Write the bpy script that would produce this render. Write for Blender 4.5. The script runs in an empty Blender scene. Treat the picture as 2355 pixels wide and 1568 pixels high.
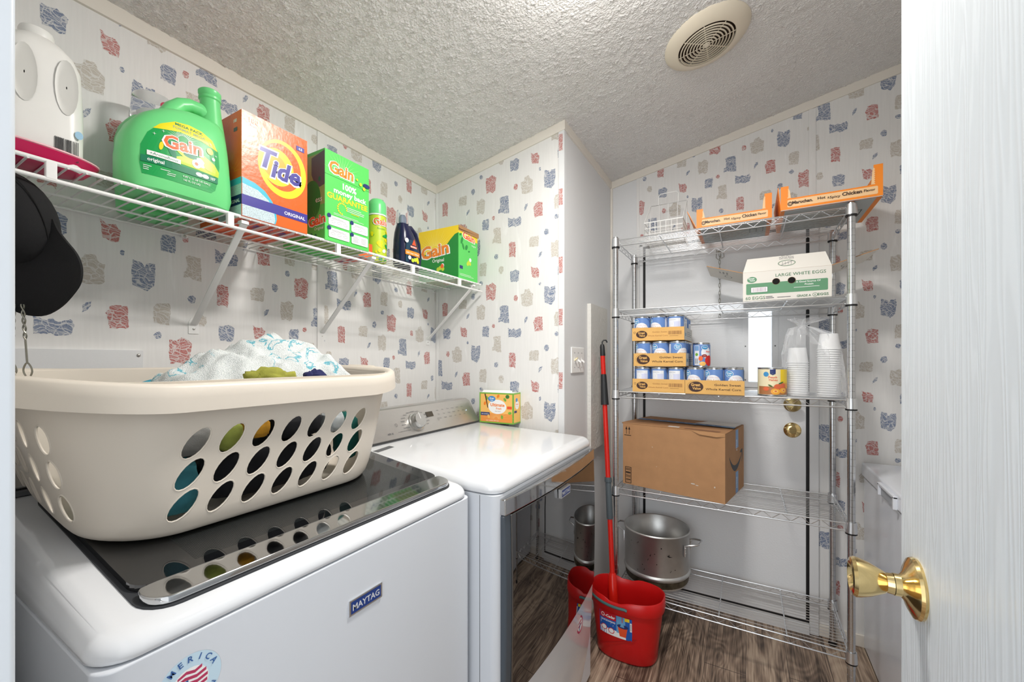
import bpy, bmesh, math, random
from mathutils import Vector, Matrix, noise

SC = bpy.context.scene
COL = SC.collection
random.seed(7)
PI = math.pi

# ------------------------------------------------------------------ camera, world, lights, exposure
cam_d = bpy.data.cameras.new('camera')
cam_d.sensor_width = 36.0
cam_d.lens = 36.0 * 942.0 / 2355.0
cam_d.shift_y = 44.0 / 2355.0
cam_d.clip_start = 0.02
cam = bpy.data.objects.new('camera', cam_d)
cam.location = (0, 0, 1.30)
cam.rotation_euler = (PI / 2, 0, math.radians(29.7))
COL.objects.link(cam)
SC.camera = cam

W = bpy.data.worlds.new('world')
SC.world = W
W.use_nodes = True
bg = W.node_tree.nodes['Background']
bg.inputs[0].default_value = (0.955, 0.98, 1.0, 1)
bg.inputs[1].default_value = 1.2

def light(name, kind, loc, energy, color=(1, 1, 1), size=0.1, rot=(0, 0, 0), sy=None):
    d = bpy.data.lights.new(name, kind)
    d.energy = energy; d.color = color
    if kind == 'AREA':
        d.size = size
        if sy: d.shape = 'RECTANGLE'; d.size_y = sy
    else:
        d.shadow_soft_size = size
    o = bpy.data.objects.new(name, d)
    o.location = loc; o.rotation_euler = rot
    COL.objects.link(o)
    return o
# two bulbs of the ceiling fixture, added area fill standing for hall daylight, tilted up to brighten the ceiling
light('bulb_light', 'POINT', (-0.34, 0.97, 2.30), 2.6, (1.0, 0.96, 0.91), 0.04)
light('bulb_light', 'POINT', (-0.20, 0.97, 2.325), 2.6, (1.0, 0.96, 0.91), 0.04)
light('ceiling_lamp_glow', 'AREA', (-0.27, 0.97, 2.335), 16.5, (1.0, 0.965, 0.92), 0.22)
light('hall_fill', 'AREA', (-0.15, -1.3, 1.5), 20.0, (0.90, 0.95, 1.0), 1.6, (PI / 2 + 0.40, 0, 0), 2.0)

SC.view_settings.view_transform = 'Standard'
SC.view_settings.look = 'None'
SC.view_settings.gamma = 1.0
SC.view_settings.use_curve_mapping = False
SC.view_settings.exposure = 0.27

# ------------------------------------------------------------------ materials
def lin(c):
    c = c / 255.0
    return c / 12.92 if c <= 0.04045 else ((c + 0.055) / 1.055) ** 2.4
def rgb(r, g, b): return (lin(r), lin(g), lin(b), 1.0)

MATS = {}
def mat(name, c, rough=0.5, metal=0.0, spec=0.5, trans=0.0, ior=1.45, bump=None, alpha=None, emit=None, vary=None, coat=0.0, sss=0.0, scale=None):
    """c in sRGB 0-255; bump=(scale, distance); vary=(scale, amount)"""
    if name in MATS: return MATS[name]
    m = bpy.data.materials.new(name); m.use_nodes = True
    nt = m.node_tree; b = nt.nodes['Principled BSDF']
    col = rgb(*c)
    b.inputs['Base Color'].default_value = col
    b.inputs['Roughness'].default_value = rough
    b.inputs['Metallic'].default_value = metal
    b.inputs['Specular IOR Level'].default_value = spec
    b.inputs['IOR'].default_value = ior
    b.inputs['Transmission Weight'].default_value = trans
    b.inputs['Coat Weight'].default_value = coat
    if alpha is not None: b.inputs['Alpha'].default_value = alpha
    if emit:
        b.inputs['Emission Color'].default_value = rgb(*emit[0]); b.inputs['Emission Strength'].default_value = emit[1]
    tc = None
    if bump or vary:
        tc = nt.nodes.new('ShaderNodeTexCoord')
    vary = vary or None
    if vary:
        n = nt.nodes.new('ShaderNodeTexNoise'); n.inputs['Scale'].default_value = vary[0]; n.inputs['Detail'].default_value = 4
        mp = nt.nodes.new('ShaderNodeMapping')
        if scale: mp.inputs['Scale'].default_value = scale
        nt.links.new(tc.outputs['Object'], mp.inputs[0]); nt.links.new(mp.outputs[0], n.inputs['Vector'])
        r = nt.nodes.new('ShaderNodeValToRGB')
        r.color_ramp.elements[0].position = 0.3; r.color_ramp.elements[1].position = 0.7
        k = vary[1]
        r.color_ramp.elements[0].color = (col[0] * (1 - k), col[1] * (1 - k), col[2] * (1 - k), 1)
        r.color_ramp.elements[1].color = (min(1, col[0] * (1 + k)), min(1, col[1] * (1 + k)), min(1, col[2] * (1 + k)), 1)
        nt.links.new(n.outputs['Fac'], r.inputs[0]); nt.links.new(r.outputs[0], b.inputs['Base Color'])
    if bump:
        n = nt.nodes.new('ShaderNodeTexNoise'); n.inputs['Scale'].default_value = bump[0]; n.inputs['Detail'].default_value = 3
        nt.links.new(tc.outputs['Object'], n.inputs['Vector'])
        bp = nt.nodes.new('ShaderNodeBump'); bp.inputs['Distance'].default_value = bump[1]; bp.inputs['Strength'].default_value = 0.8
        nt.links.new(n.outputs['Fac'], bp.inputs['Height']); nt.links.new(bp.outputs[0], b.inputs['Normal'])
    MATS[name] = m
    return m

class NT:
    """tiny helper for the larger node graphs"""
    def __init__(s, name, rough=0.6):
        s.m = bpy.data.materials.new(name); s.m.use_nodes = True; s.t = s.m.node_tree
        s.b = s.t.nodes['Principled BSDF']; s.b.inputs['Roughness'].default_value = rough
        s.tc = s.t.nodes.new('ShaderNodeTexCoord'); MATS[name] = s.m
    def n(s, kind, **kw):
        nd = s.t.nodes.new(kind)
        for k, v in kw.items():
            if k in ('operation', 'feature', 'blend_type', 'wave_type', 'bands_direction', 'data_type', 'distance', 'rings_direction', 'wave_profile'): setattr(nd, k, v)
            else: nd.inputs[k.replace('_', ' ')].default_value = v
        return nd
    def l(s, a, b): s.t.links.new(a, b); return s
    def mapping(s, scale=(1, 1, 1), loc=(0, 0, 0), rot=(0, 0, 0)):
        mp = s.t.nodes.new('ShaderNodeMapping')
        mp.inputs['Scale'].default_value = scale; mp.inputs['Location'].default_value = loc; mp.inputs['Rotation'].default_value = rot
        s.l(s.tc.outputs['Object'], mp.inputs[0]); return mp.outputs[0]
    def ramp(s, fac, stops):
        r = s.t.nodes.new('ShaderNodeValToRGB'); e = r.color_ramp.elements
        while len(e) < len(stops): e.new(0.5)
        for i, (p, c) in enumerate(stops):
            e[i].position = p; e[i].color = c if len(c) == 4 else (*c, 1)
        s.l(fac, r.inputs[0]); return r.outputs[0]
    def mix(s, fac, a, b, mode='MIX'):
        m = s.t.nodes.new('ShaderNodeMixRGB'); m.blend_type = mode
        for i, x in ((0, fac), (1, a), (2, b)):
            if hasattr(x, 'is_output'): s.l(x, m.inputs[i])
            else: m.inputs[i].default_value = x
        return m.outputs[0]
    def math(s, op, a, b=0.0, c=None):
        m = s.t.nodes.new('ShaderNodeMath'); m.operation = op
        for i, x in ((0, a), (1, b)) + (((2, c),) if c is not None else ()):
            if hasattr(x, 'is_output'): s.l(x, m.inputs[i])
            else: m.inputs[i].default_value = x
        return m.outputs[0]
    def noise(s, vec, scale, detail=3, dist=0.0):
        n = s.t.nodes.new('ShaderNodeTexNoise'); n.inputs['Scale'].default_value = scale; n.inputs['Detail'].default_value = detail
        n.inputs['Distortion'].default_value = dist; s.l(vec, n.inputs['Vector']); return n.outputs['Fac']
    def bump(s, h, dist, strength=1.0):
        b = s.t.nodes.new('ShaderNodeBump'); b.inputs['Distance'].default_value = dist; b.inputs['Strength'].default_value = strength
        s.l(h, b.inputs['Height']); s.l(b.outputs[0], s.b.inputs['Normal'])
    def color(s, c): s.l(c, s.b.inputs['Base Color'])

def wallpaper_ground(name, base):
    g = NT(name, 0.55)
    v = g.mapping((1, 1, 0.06))
    streak = g.noise(v, 160, 2)
    c = g.ramp(streak, [(0.3, rgb(base[0] - 2, base[1] - 2, base[2] - 2)), (0.7, rgb(base[0] + 2, base[1] + 2, base[2] + 2))])
    st = g.noise(g.mapping((6, 6, 1)), 3.5, 4, 0.6)
    c = g.mix(g.ramp(st, [(0.62, (0, 0, 0)), (0.72, (0.5, 0.5, 0.5))]), c, rgb(247, 247, 247))
    g.color(c); g.bump(streak, 0.0003, 0.4)
    return g.m
PAPER = wallpaper_ground('wallpaper_ground', (229, 228, 226))

def motif_mat(name, c):
    g = NT(name, 0.6)
    base = g.mapping((1, 1, 1))
    nz = g.t.nodes.new('ShaderNodeTexNoise'); nz.inputs['Scale'].default_value = 28; nz.inputs['Detail'].default_value = 1
    g.l(base, nz.inputs['Vector'])
    va = g.t.nodes.new('ShaderNodeVectorMath'); va.operation = 'SCALE'; va.inputs['Scale'].default_value = 0.035
    g.l(nz.outputs['Color'], va.inputs[0])
    vb = g.t.nodes.new('ShaderNodeVectorMath'); vb.operation = 'ADD'
    g.l(base, vb.inputs[0]); g.l(va.outputs[0], vb.inputs[1])
    w = g.n('ShaderNodeTexWave', Scale=55.0, Distortion=2.0, Detail=1.0, wave_type='RINGS', rings_direction='SPHERICAL')
    g.l(vb.outputs[0], w.inputs['Vector'])
    vo = g.n('ShaderNodeTexVoronoi', Scale=62.0, feature='DISTANCE_TO_EDGE'); g.l(vb.outputs[0], vo.inputs['Vector'])
    lines = g.ramp(w.outputs['Fac'], [(0.86, (0, 0, 0)), (0.95, (1, 1, 1))])
    cells = g.ramp(vo.outputs['Distance'], [(0.03, (1, 1, 1)), (0.055, (0, 0, 0))])
    ln = g.mix(1.0, lines, cells, 'LIGHTEN')
    rag = g.noise(base, 420, 2)
    c2 = g.mix(g.ramp(rag, [(0.35, (0, 0, 0)), (0.75, (0.35, 0.35, 0.35))]), rgb(*c), rgb(224, 222, 220))
    g.color(g.mix(g.math('MULTIPLY', ln, 0.72), c2, rgb(222, 221, 219)))
    return g.m
MB_ = motif_mat('motif_slate_blue', (104, 120, 150))
MR_ = motif_mat('motif_brick_red', (182, 98, 92))
MT_ = motif_mat('motif_taupe', (190, 182, 170))

def popcorn():
    g = NT('popcorn_ceiling', 0.75)
    v = g.mapping((1, 1, 1))
    b = g.ramp(g.noise(v, 150, 3, 0.0), [(0.40, (0, 0, 0)), (0.62, (1, 1, 1))])
    g.color(g.ramp(g.noise(v, 2.5, 3), [(0.3, rgb(234, 232, 229)), (0.7, rgb(241, 240, 238))]))
    g.bump(b, 0.0032, 0.8)
    return g.m
POPCORN = popcorn()

def floor_mat():
    g = NT('plank_floor', 0.42)
    sep = g.t.nodes.new('ShaderNodeSeparateXYZ'); g.l(g.tc.outputs['Object'], sep.inputs[0])
    xs = g.math('DIVIDE', sep.outputs['X'], 0.155)
    idx = g.math('FLOOR', xs)
    fr = g.math('FRACT', xs)
    wn = g.t.nodes.new('ShaderNodeTexWhiteNoise'); wn.noise_dimensions = '1D'; g.l(idx, wn.inputs['W'])
    off = g.math('MULTIPLY', wn.outputs['Value'], 5.0)
    cb = g.t.nodes.new('ShaderNodeCombineXYZ')
    g.l(g.math('MULTIPLY', sep.outputs['X'], 9.0), cb.inputs[0])
    g.l(g.math('ADD', sep.outputs['Y'], off), cb.inputs[1]); g.l(off, cb.inputs[2])
    big = g.noise(cb.outputs[0], 2.0, 4, 1.6)
    cb2 = g.t.nodes.new('ShaderNodeCombineXYZ')
    g.l(g.math('MULTIPLY', sep.outputs['X'], 3.2), cb2.inputs[0]); g.l(g.math('ADD', sep.outputs['Y'], off), cb2.inputs[1]); g.l(off, cb2.inputs[2])
    kn = g.noise(cb2.outputs[0], 1.9, 1, 0.5)
    rings = g.math('SINE', g.math('MULTIPLY', kn, 120.0))
    fine = g.t.nodes.new('ShaderNodeTexNoise'); fine.inputs['Scale'].default_value = 6; fine.inputs['Detail'].default_value = 5
    cb3 = g.t.nodes.new('ShaderNodeCombineXYZ')
    g.l(g.math('MULTIPLY', sep.outputs['X'], 40.0), cb3.inputs[0]); g.l(sep.outputs['Y'], cb3.inputs[1]); g.l(off, cb3.inputs[2])
    g.l(cb3.outputs[0], fine.inputs['Vector'])
    t = g.math('ADD', g.math('MULTIPLY', big, 0.55), g.math('MULTIPLY', fine.outputs['Fac'], 0.45))
    t = g.math('ADD', t, g.math('MULTIPLY', rings, 0.028))
    t = g.math('ADD', t, g.math('MULTIPLY', g.math('SUBTRACT', wn.outputs['Value'], 0.5), 0.12))
    c = g.ramp(t, [(0.34, rgb(74, 60, 50)), (0.46, rgb(130, 110, 94)), (0.56, rgb(172, 150, 130)), (0.70, rgb(200, 180, 158))])
    edge = g.math('LESS_THAN', fr, 0.012)
    ye = g.math('FRACT', g.math('DIVIDE', g.math('ADD', sep.outputs['Y'], off), 0.92))
    e2 = g.math('LESS_THAN', ye, 0.003)
    c = g.mix(g.math('MAXIMUM', edge, e2), c, rgb(48, 38, 32))
    g.color(c); g.bump(fine.outputs['Fac'], 0.0006, 0.5)
    return g.m
FLOOR = floor_mat()

def door_grain():
    g = NT('painted_wood_grain', 0.42)
    n = g.noise(g.mapping((1, 8, 0.42)), 3.4, 1.5, 0.5)
    s = g.math('SINE', g.math('MULTIPLY', n, 90.0))
    g.color(g.ramp(s, [(0.2, rgb(198, 204, 209)), (0.8, rgb(204, 210, 215))]))
    g.bump(s, 0.0004, 0.4)
    return g.m
DOORM = door_grain()

WHITE_TRIM = mat('cream_trim_paint', (232, 226, 216), 0.45, bump=(30, 0.0004))
WALL_WHITE = mat('plain_wall_paint', (222, 223, 224), 0.55, bump=(60, 0.0005))
JAMB = mat('jamb_paint', (208, 214, 220), 0.4, bump=(25, 0.0005))
BACKDOOR = mat('exterior_door_paint', (236, 238, 240), 0.5, bump=(140, 0.0007))
ENAMEL = mat('white_enamel', (224, 226, 229), 0.16, spec=0.5, coat=0.3)
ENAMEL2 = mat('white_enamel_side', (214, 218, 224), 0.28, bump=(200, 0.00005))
CHROME = mat('chrome', (222, 224, 226), 0.32, 1.0)
POSTM = mat('chrome_post', (206, 208, 210), 0.22, 1.0)
MIRROR = mat('mirror_strip', (196, 197, 198), 0.05, 1.0)
BRASS = mat('polished_brass', (228, 202, 144), 0.12, 1.0)
BRASSD = mat('aged_brass', (176, 158, 112), 0.3, 1.0)
BLACK = mat('black_plastic', (16, 16, 18), 0.45)
DARKGAP = mat('dark_gap', (50, 52, 56), 0.6)
BLACKGLASS = mat('black_glass', (8, 9, 10), 0.03, spec=0.9, ior=1.6)
SMOKEGLASS = mat('smoked_door_glass', (10, 11, 12), 0.02, spec=1.0, ior=1.9)
WIREWHITE = mat('white_vinyl_wire', (236, 236, 234), 0.35)
SILVER = mat('silver_console', (186, 184, 180), 0.32, 0.75)
GREYTXT = mat('grey_print', (95, 97, 100), 0.5)
CARD = mat('cardboard', (178, 134, 94), 0.75, vary=(18, 0.06))
CARD2 = mat('tray_cardboard', (222, 174, 102), 0.7, vary=(22, 0.05))
CARDIN = mat('raw_cardboard', (170, 128, 88), 0.8)
WHITEP = mat('white_print', (240, 240, 238), 0.5)
BROWNP = mat('dark_brown_print', (62, 36, 28), 0.5)
RED = mat('red_plastic', (196, 22, 22), 0.3, vary=(9, 0.05))
REDP = mat('red_pole', (206, 30, 18), 0.25)
GREYG = mat('grey_grip', (78, 88, 94), 0.45)
ALU = mat('worn_aluminium', (206, 206, 204), 0.38, 0.92, vary=(7, 0.16), bump=(60, 0.0004), scale=(1, 1, 1))
SOOT = mat('sooty_aluminium', (92, 84, 68), 0.5, 0.6, vary=(22, 0.75))

# ------------------------------------------------------------------ mesh building
_TX = {}
def text_geo(s, bold=0.0, shear=0.0, spacing=1.0):
    key = (s, bold, shear, spacing)
    if key in _TX: return _TX[key]
    cu = bpy.data.curves.new('t', 'FONT'); cu.body = s; cu.size = 1.0; cu.offset = bold; cu.shear = shear
    cu.resolution_u = 2; cu.space_character = spacing
    o = bpy.data.objects.new('t', cu); me = o.to_mesh()
    vs = [(v.co.x, v.co.y) for v in me.vertices]; fs = [tuple(p.vertices) for p in me.polygons]
    o.to_mesh_clear(); bpy.data.objects.remove(o); bpy.data.curves.remove(cu)
    x0 = min(v[0] for v in vs); x1 = max(v[0] for v in vs)
    _TX[key] = (vs, fs, x0, x1)
    return _TX[key]

class MB:
    def __init__(s): s.v = []; s.f = []; s.m = []; s.sm = []; s.mats = []
    def mi(s, m):
        if m not in s.mats: s.mats.append(m)
        return s.mats.index(m)
    def add(s, vs, fs, m, smooth=False):
        b = len(s.v); s.v += [tuple(v) for v in vs]; k = s.mi(m)
        for f in fs: s.f.append(tuple(b + i for i in f)); s.m.append(k); s.sm.append(smooth)
        return s
    def box(s, x0, x1, y0, y1, z0, z1, m, T=None):
        vs = [(x, y, z) for z in (z0, z1) for y in (y0, y1) for x in (x0, x1)]
        if T: vs = [T @ Vector(v) for v in vs]
        return s.add(vs, [(0, 2, 3, 1), (4, 5, 7, 6), (0, 1, 5, 4), (2, 6, 7, 3), (0, 4, 6, 2), (1, 3, 7, 5)], m)
    def hexa(s, vs, m):
        return s.add(vs, [(0, 2, 3, 1), (4, 5, 7, 6), (0, 1, 5, 4), (2, 6, 7, 3), (0, 4, 6, 2), (1, 3, 7, 5)], m)
    def poly(s, pts, m): return s.add(pts, [tuple(range(len(pts)))], m)
    def prism(s, pts, ax, a0, a1, m, smooth=False):
        """2-D outline extruded along axis ax (0 x, 1 y, 2 z)"""
        def P(p, a):
            return {0: (a, p[0], p[1]), 1: (p[0], a, p[1]), 2: (p[0], p[1], a)}[ax]
        n = len(pts); vs = [P(p, a0) for p in pts] + [P(p, a1) for p in pts]
        fs = [tuple(range(n))[::-1], tuple(range(n, 2 * n))] + [(i, (i + 1) % n, n + (i + 1) % n, n + i) for i in range(n)]
        return s.add(vs, fs, m, smooth)
    def loft(s, loops, m, cap0=True, cap1=True, smooth=True):
        n = len(loops[0]); vs = [p for L in loops for p in L]; fs = []
        for k in range(len(loops) - 1):
            for i in range(n):
                j = (i + 1) % n
                fs.append((k * n + i, k * n + j, (k + 1) * n + j, (k + 1) * n + i))
        if cap0: fs.append(tuple(range(n))[::-1])
        if cap1: fs.append(tuple(range((len(loops) - 1) * n, len(loops) * n)))
        return s.add(vs, fs, m, smooth)
    def lathe(s, prof, m, c=(0, 0, 0), n=28, sx=1, sy=1, cap0=True, cap1=True, ax='z', smooth=True):
        loops = []
        for r, z in prof:
            L = []
            for i in range(n):
                a = 2 * PI * i / n; x = r * math.cos(a) * sx; y = r * math.sin(a) * sy
                p = {'z': (x, y, z), 'y': (x, -z, y), 'x': (z, x, y)}[ax]
                L.append((c[0] + p[0], c[1] + p[1], c[2] + p[2]))
            loops.append(L)
        return s.loft(loops, m, cap0, cap1, smooth)
    def tube(s, path, r, m, n=8, closed=False, smooth=True):
        P = [Vector(p) for p in path]; k = len(P); loops = []
        rr = r if isinstance(r, (list, tuple)) else [r] * k
        up = None
        for i in range(k):
            a = P[(i - 1) % k] if (closed or i > 0) else P[i]
            b = P[(i + 1) % k] if (closed or i < k - 1) else P[i]
            t = (b - a)
            if t.length < 1e-9: t = Vector((0, 0, 1))
            t.normalize()
            if up is None:
                up = Vector((0, 0, 1)) if abs(t.z) < 0.9 else Vector((1, 0, 0))
            u = up - t * up.dot(t)
            if u.length < 1e-5: u = Vector((0, 1, 0)) - t * t.y
            u.normalize(); up = u; w = t.cross(u)
            loops.append([tuple(P[i] + (u * math.cos(2 * PI * q / n) + w * math.sin(2 * PI * q / n)) * rr[i]) for q in range(n)])
        if closed:
            loops.append(loops[0]); return s.loft(loops, m, False, False, smooth)
        return s.loft(loops, m, True, True, smooth)
    def rod(s, a, b, r, m, n=6): return s.tube([a, b], r, m, n)
    def ball(s, c, r, m, n=12, sx=1, sy=1, sz=1):
        prof = [(max(1e-4, r * math.sin(PI * i / n)), -r * math.cos(PI * i / n) * sz) for i in range(n + 1)]
        return s.lathe(prof, m, c, 2 * n, sx, sy)
    def xf(s, fn, start=0):
        s.v[start:] = [tuple(fn(Vector(v))) for v in s.v[start:]]; return s
    def build(s, name, parent=None, bevel=None, seg=3, loc=None, rotz=0.0, angle=35, solid=None, sub=None, **tags):
        me = bpy.data.meshes.new(name); me.from_pydata(s.v, [], s.f)
        for m in s.mats: me.materials.append(m)
        me.polygons.foreach_set('material_index', s.m); me.polygons.foreach_set('use_smooth', s.sm)
        me.update()
        if any(s.sm):
            try: me.set_sharp_from_angle(angle=math.radians(angle))
            except Exception: pass
        o = bpy.data.objects.new(name, me); COL.objects.link(o)
        if parent: o.parent = parent
        if loc: o.location = loc
        o.rotation_euler.z = rotz
        if solid:
            md = o.modifiers.new('solid', 'SOLIDIFY'); md.thickness = solid; md.offset = 0
        if bevel:
            md = o.modifiers.new('bevel', 'BEVEL'); md.width = bevel; md.segments = seg; md.limit_method = 'ANGLE'; md.angle_limit = math.radians(40)
            md.harden_normals = False
        if sub:
            md = o.modifiers.new('sub', 'SUBSURF'); md.levels = sub; md.render_levels = sub
        if bevel or sub:
            for p in me.polygons: p.use_smooth = p.use_smooth or bool(bevel)
            if bevel:
                try: me.set_sharp_from_angle(angle=math.radians(180))
                except Exception: pass
                wn = o.modifiers.new('wn', 'WEIGHTED_NORMAL'); wn.keep_sharp = True
        for k, v in tags.items(): o[k] = v
        return o

def thing(name, label, cat, loc=(0, 0, 0), rotz=0.0, group=None):
    o = bpy.data.objects.new(name, None); COL.objects.link(o); o.empty_display_size = 0.05
    o.location = loc; o.rotation_euler.z = rotz; o['label'] = label; o['category'] = cat
    if group: o['group'] = group
    return o
def copy_tree(o, parent=None):
    c = o.copy(); COL.objects.link(c)
    if parent: c.parent = parent
    for ch in [x for x in bpy.data.objects if x.parent == o]: copy_tree(ch, c)
    return c
def struct(mb, name, parent=None, **kw):
    o = mb.build(name, parent, **kw)
    if parent is None: o['kind'] = 'structure'
    return o

class Pen:
    """draws flat print on a surface: f(a, b) -> point, nrm(a, b) -> outward normal"""
    def __init__(s, mb, f, nrm, h=0.00005, base=0.0002, curved=True):
        s.mb = mb; s.f = f; s.nrm = nrm; s.h = h; s.k = 1; s.base = base; s.curved = curved
    @classmethod
    def plane(cls, mb, o, U, V, h=0.00005):
        o = Vector(o); U = Vector(U).normalized(); V = Vector(V).normalized(); N = U.cross(V)
        return cls(mb, lambda a, b: o + U * a + V * b, lambda a, b: N, h, .0002, False)
    @classmethod
    def cyl(cls, mb, c, r, h=0.00005, a0=-PI / 2):
        c = Vector(c)
        return cls(mb, lambda a, b: c + Vector((r * math.cos(a0 + a / r), r * math.sin(a0 + a / r), b)),
                   lambda a, b: Vector((math.cos(a0 + a / r), math.sin(a0 + a / r), 0)), h, .0004)
    def P(s, a, b): return tuple(s.f(a, b) + s.nrm(a, b) * (s.base + s.h * s.k))
    def poly(s, pts, m): s.mb.add([s.P(*p) for p in pts], [tuple(range(len(pts)))], m); s.k += 1; return s
    def rect(s, a0, b0, a1, b1, m, n=1):
        vs = []; fs = []
        for i in range(n + 1):
            a = a0 + (a1 - a0) * i / n; vs += [s.P(a, b0), s.P(a, b1)]
        for i in range(n): fs.append((2 * i, 2 * i + 2, 2 * i + 3, 2 * i + 1))
        s.mb.add(vs, fs, m); s.k += 1; return s
    def fan(s, pts, m):
        ca = sum(p[0] for p in pts) / len(pts); cb = sum(p[1] for p in pts) / len(pts); n = len(pts)
        K = 6 if s.curved else 1; vs = [s.P(ca, cb)]
        for k in range(1, K + 1): vs += [s.P(ca + (p[0] - ca) * k / K, cb + (p[1] - cb) * k / K) for p in pts]
        fs = [(0, 1 + i, 1 + (i + 1) % n) for i in range(n)]
        for k in range(K - 1): fs += [(1 + k * n + i, 1 + (k + 1) * n + i, 1 + (k + 1) * n + (i + 1) % n, 1 + k * n + (i + 1) % n) for i in range(n)]
        s.mb.add(vs, fs, m); s.k += 1; return s
    def ell(s, a, b, ra, rb, m, n=20, rot=0.0):
        c, q = math.cos(rot), math.sin(rot); pts = []
        for i in range(n):
            t = 2 * PI * i / n; x = ra * math.cos(t); y = rb * math.sin(t); pts.append((a + x * c - y * q, b + x * q + y * c))
        return s.fan(pts, m)
    def ring(s, a, b, ra, rb, w, m, n=24, t0=0.0, t1=2 * PI):
        vs = []; fs = []
        for i in range(n + 1):
            t = t0 + (t1 - t0) * i / n
            vs += [s.P(a + ra * math.cos(t), b + rb * math.sin(t)), s.P(a + (ra - w) * math.cos(t), b + (rb - w) * math.sin(t))]
        for i in range(n): fs.append((2 * i, 2 * i + 2, 2 * i + 3, 2 * i + 1))
        s.mb.add(vs, fs, m); s.k += 1; return s
    def rays(s, a, b, r0, r1, cnt, m, t0=0.0, t1=PI, w=0.02):
        for i in range(cnt):
            t = t0 + (t1 - t0) * i / max(1, cnt - 1); rr = r1 * (0.8 + 0.2 * ((i * 7) % 3) / 2)
            s.mb.add([s.P(a + r0 * math.cos(t - w), b + r0 * math.sin(t - w)), s.P(a + r0 * math.cos(t + w), b + r0 * math.sin(t + w)), s.P(a + rr * math.cos(t), b + rr * math.sin(t))], [(0, 1, 2)], m)
        s.k += 1; return s
    def text(s, t, a, b, size, m, align='c', bold=0.0, shear=0.0, rot=0.0, fit=None, spacing=1.0, sy=1.0):
        vs, fs, x0, x1 = text_geo(t, bold, shear, spacing)
        k = size
        if fit: k = fit / (x1 - x0)
        ky = size * sy if fit else k * sy
        off = {'c': (x0 + x1) / 2, 'l': x0, 'r': x1}[align]
        c, q = math.cos(rot), math.sin(rot); out = []
        for x, y in vs:
            X = (x - off) * k; Y = y * ky; out.append(s.P(a + X * c - Y * q, b + X * q + Y * c))
        s.mb.add(out, fs, m); s.k += 1; return s
    def lines(s, a0, b0, a1, n, gap, h, m, seed=1):
        r = random.Random(seed)
        for i in range(n):
            e = a0 + (a1 - a0) * r.uniform(0.75, 1.0); b = b0 - i * gap
            s.mb.add([s.P(a0, b), s.P(e, b), s.P(e, b + h), s.P(a0, b + h)], [(0, 1, 2, 3)], m)
        s.k += 1; return s
    def bars(s, a0, b0, a1, b1, n, m, seed=3):
        r = random.Random(seed); x = a0; st = (a1 - a0) / n
        for i in range(n):
            w = st * r.uniform(0.25, 0.8)
            s.mb.add([s.P(x, b0), s.P(x + w, b0), s.P(x + w, b1), s.P(x, b1)], [(0, 1, 2, 3)], m); x += st
        s.k += 1; return s

def rrect(cx, cy, hx, hy, r, n=6):
    pts = []
    for qx, qy, a0 in ((1, 1, 0), (-1, 1, PI / 2), (-1, -1, PI), (1, -1, 3 * PI / 2)):
        for i in range(n + 1):
            a = a0 + PI / 2 * i / n
            pts.append((cx + qx * (hx - r) + r * math.cos(a), cy + qy * (hy - r) + r * math.sin(a)))
    return pts

def bake(o):
    """apply the object's modifiers into its mesh"""
    dg = bpy.context.evaluated_depsgraph_get()
    me = bpy.data.meshes.new_from_object(o.evaluated_get(dg))
    o.modifiers.clear(); o.data = me
    return o

# ------------------------------------------------------------------ room shell
XL, XJ, XR = -1.42, -0.695, 1.05
YJ, YB = 1.68, 2.404
def zc(x): return 2.355 + 0.19 * (x + 0.695)

# motifs of the wallpaper repeat: (h, z, w, height, colour, shape); two step vectors repeat them over a wall
MOT = [(-1.123,1.745,.043,.067,'T','b'),(-1.018,1.732,.029,.038,'T','o'),(-.944,1.696,.050,.060,'B','f'),(-.837,1.704,.043,.056,'R','l'),
 (-.812,1.647,.011,.017,'B','o'),(-1.076,1.632,.060,.088,'R','f'),(-.938,1.591,.023,.029,'R','o'),(-.879,1.589,.065,.084,'T','p'),
 (-.763,1.591,.057,.089,'B','v'),(-1.135,1.535,.052,.080,'T','f'),(-1.004,1.518,.060,.085,'B','n'),(-.885,1.486,.019,.034,'B','d'),
 (-.822,1.465,.048,.068,'R','m'),(-1.062,1.466,.018,.021,'R','o'),(-1.107,1.440,.040,.053,'B','b'),(-.944,1.429,.072,.050,'B','w'),
 (-1.043,1.377,.050,.078,'T','n'),(-.956,1.299,.037,.076,'R','k'),(-1.046,1.277,.023,.026,'B','o'),(-.842,1.321,.050,.048,'T','b'),
 (-.779,1.355,.024,.031,'B','o'),(-.811,1.258,.020,.029,'B','d'),(-1.133,1.157,.021,.021,'B','o')]
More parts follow.
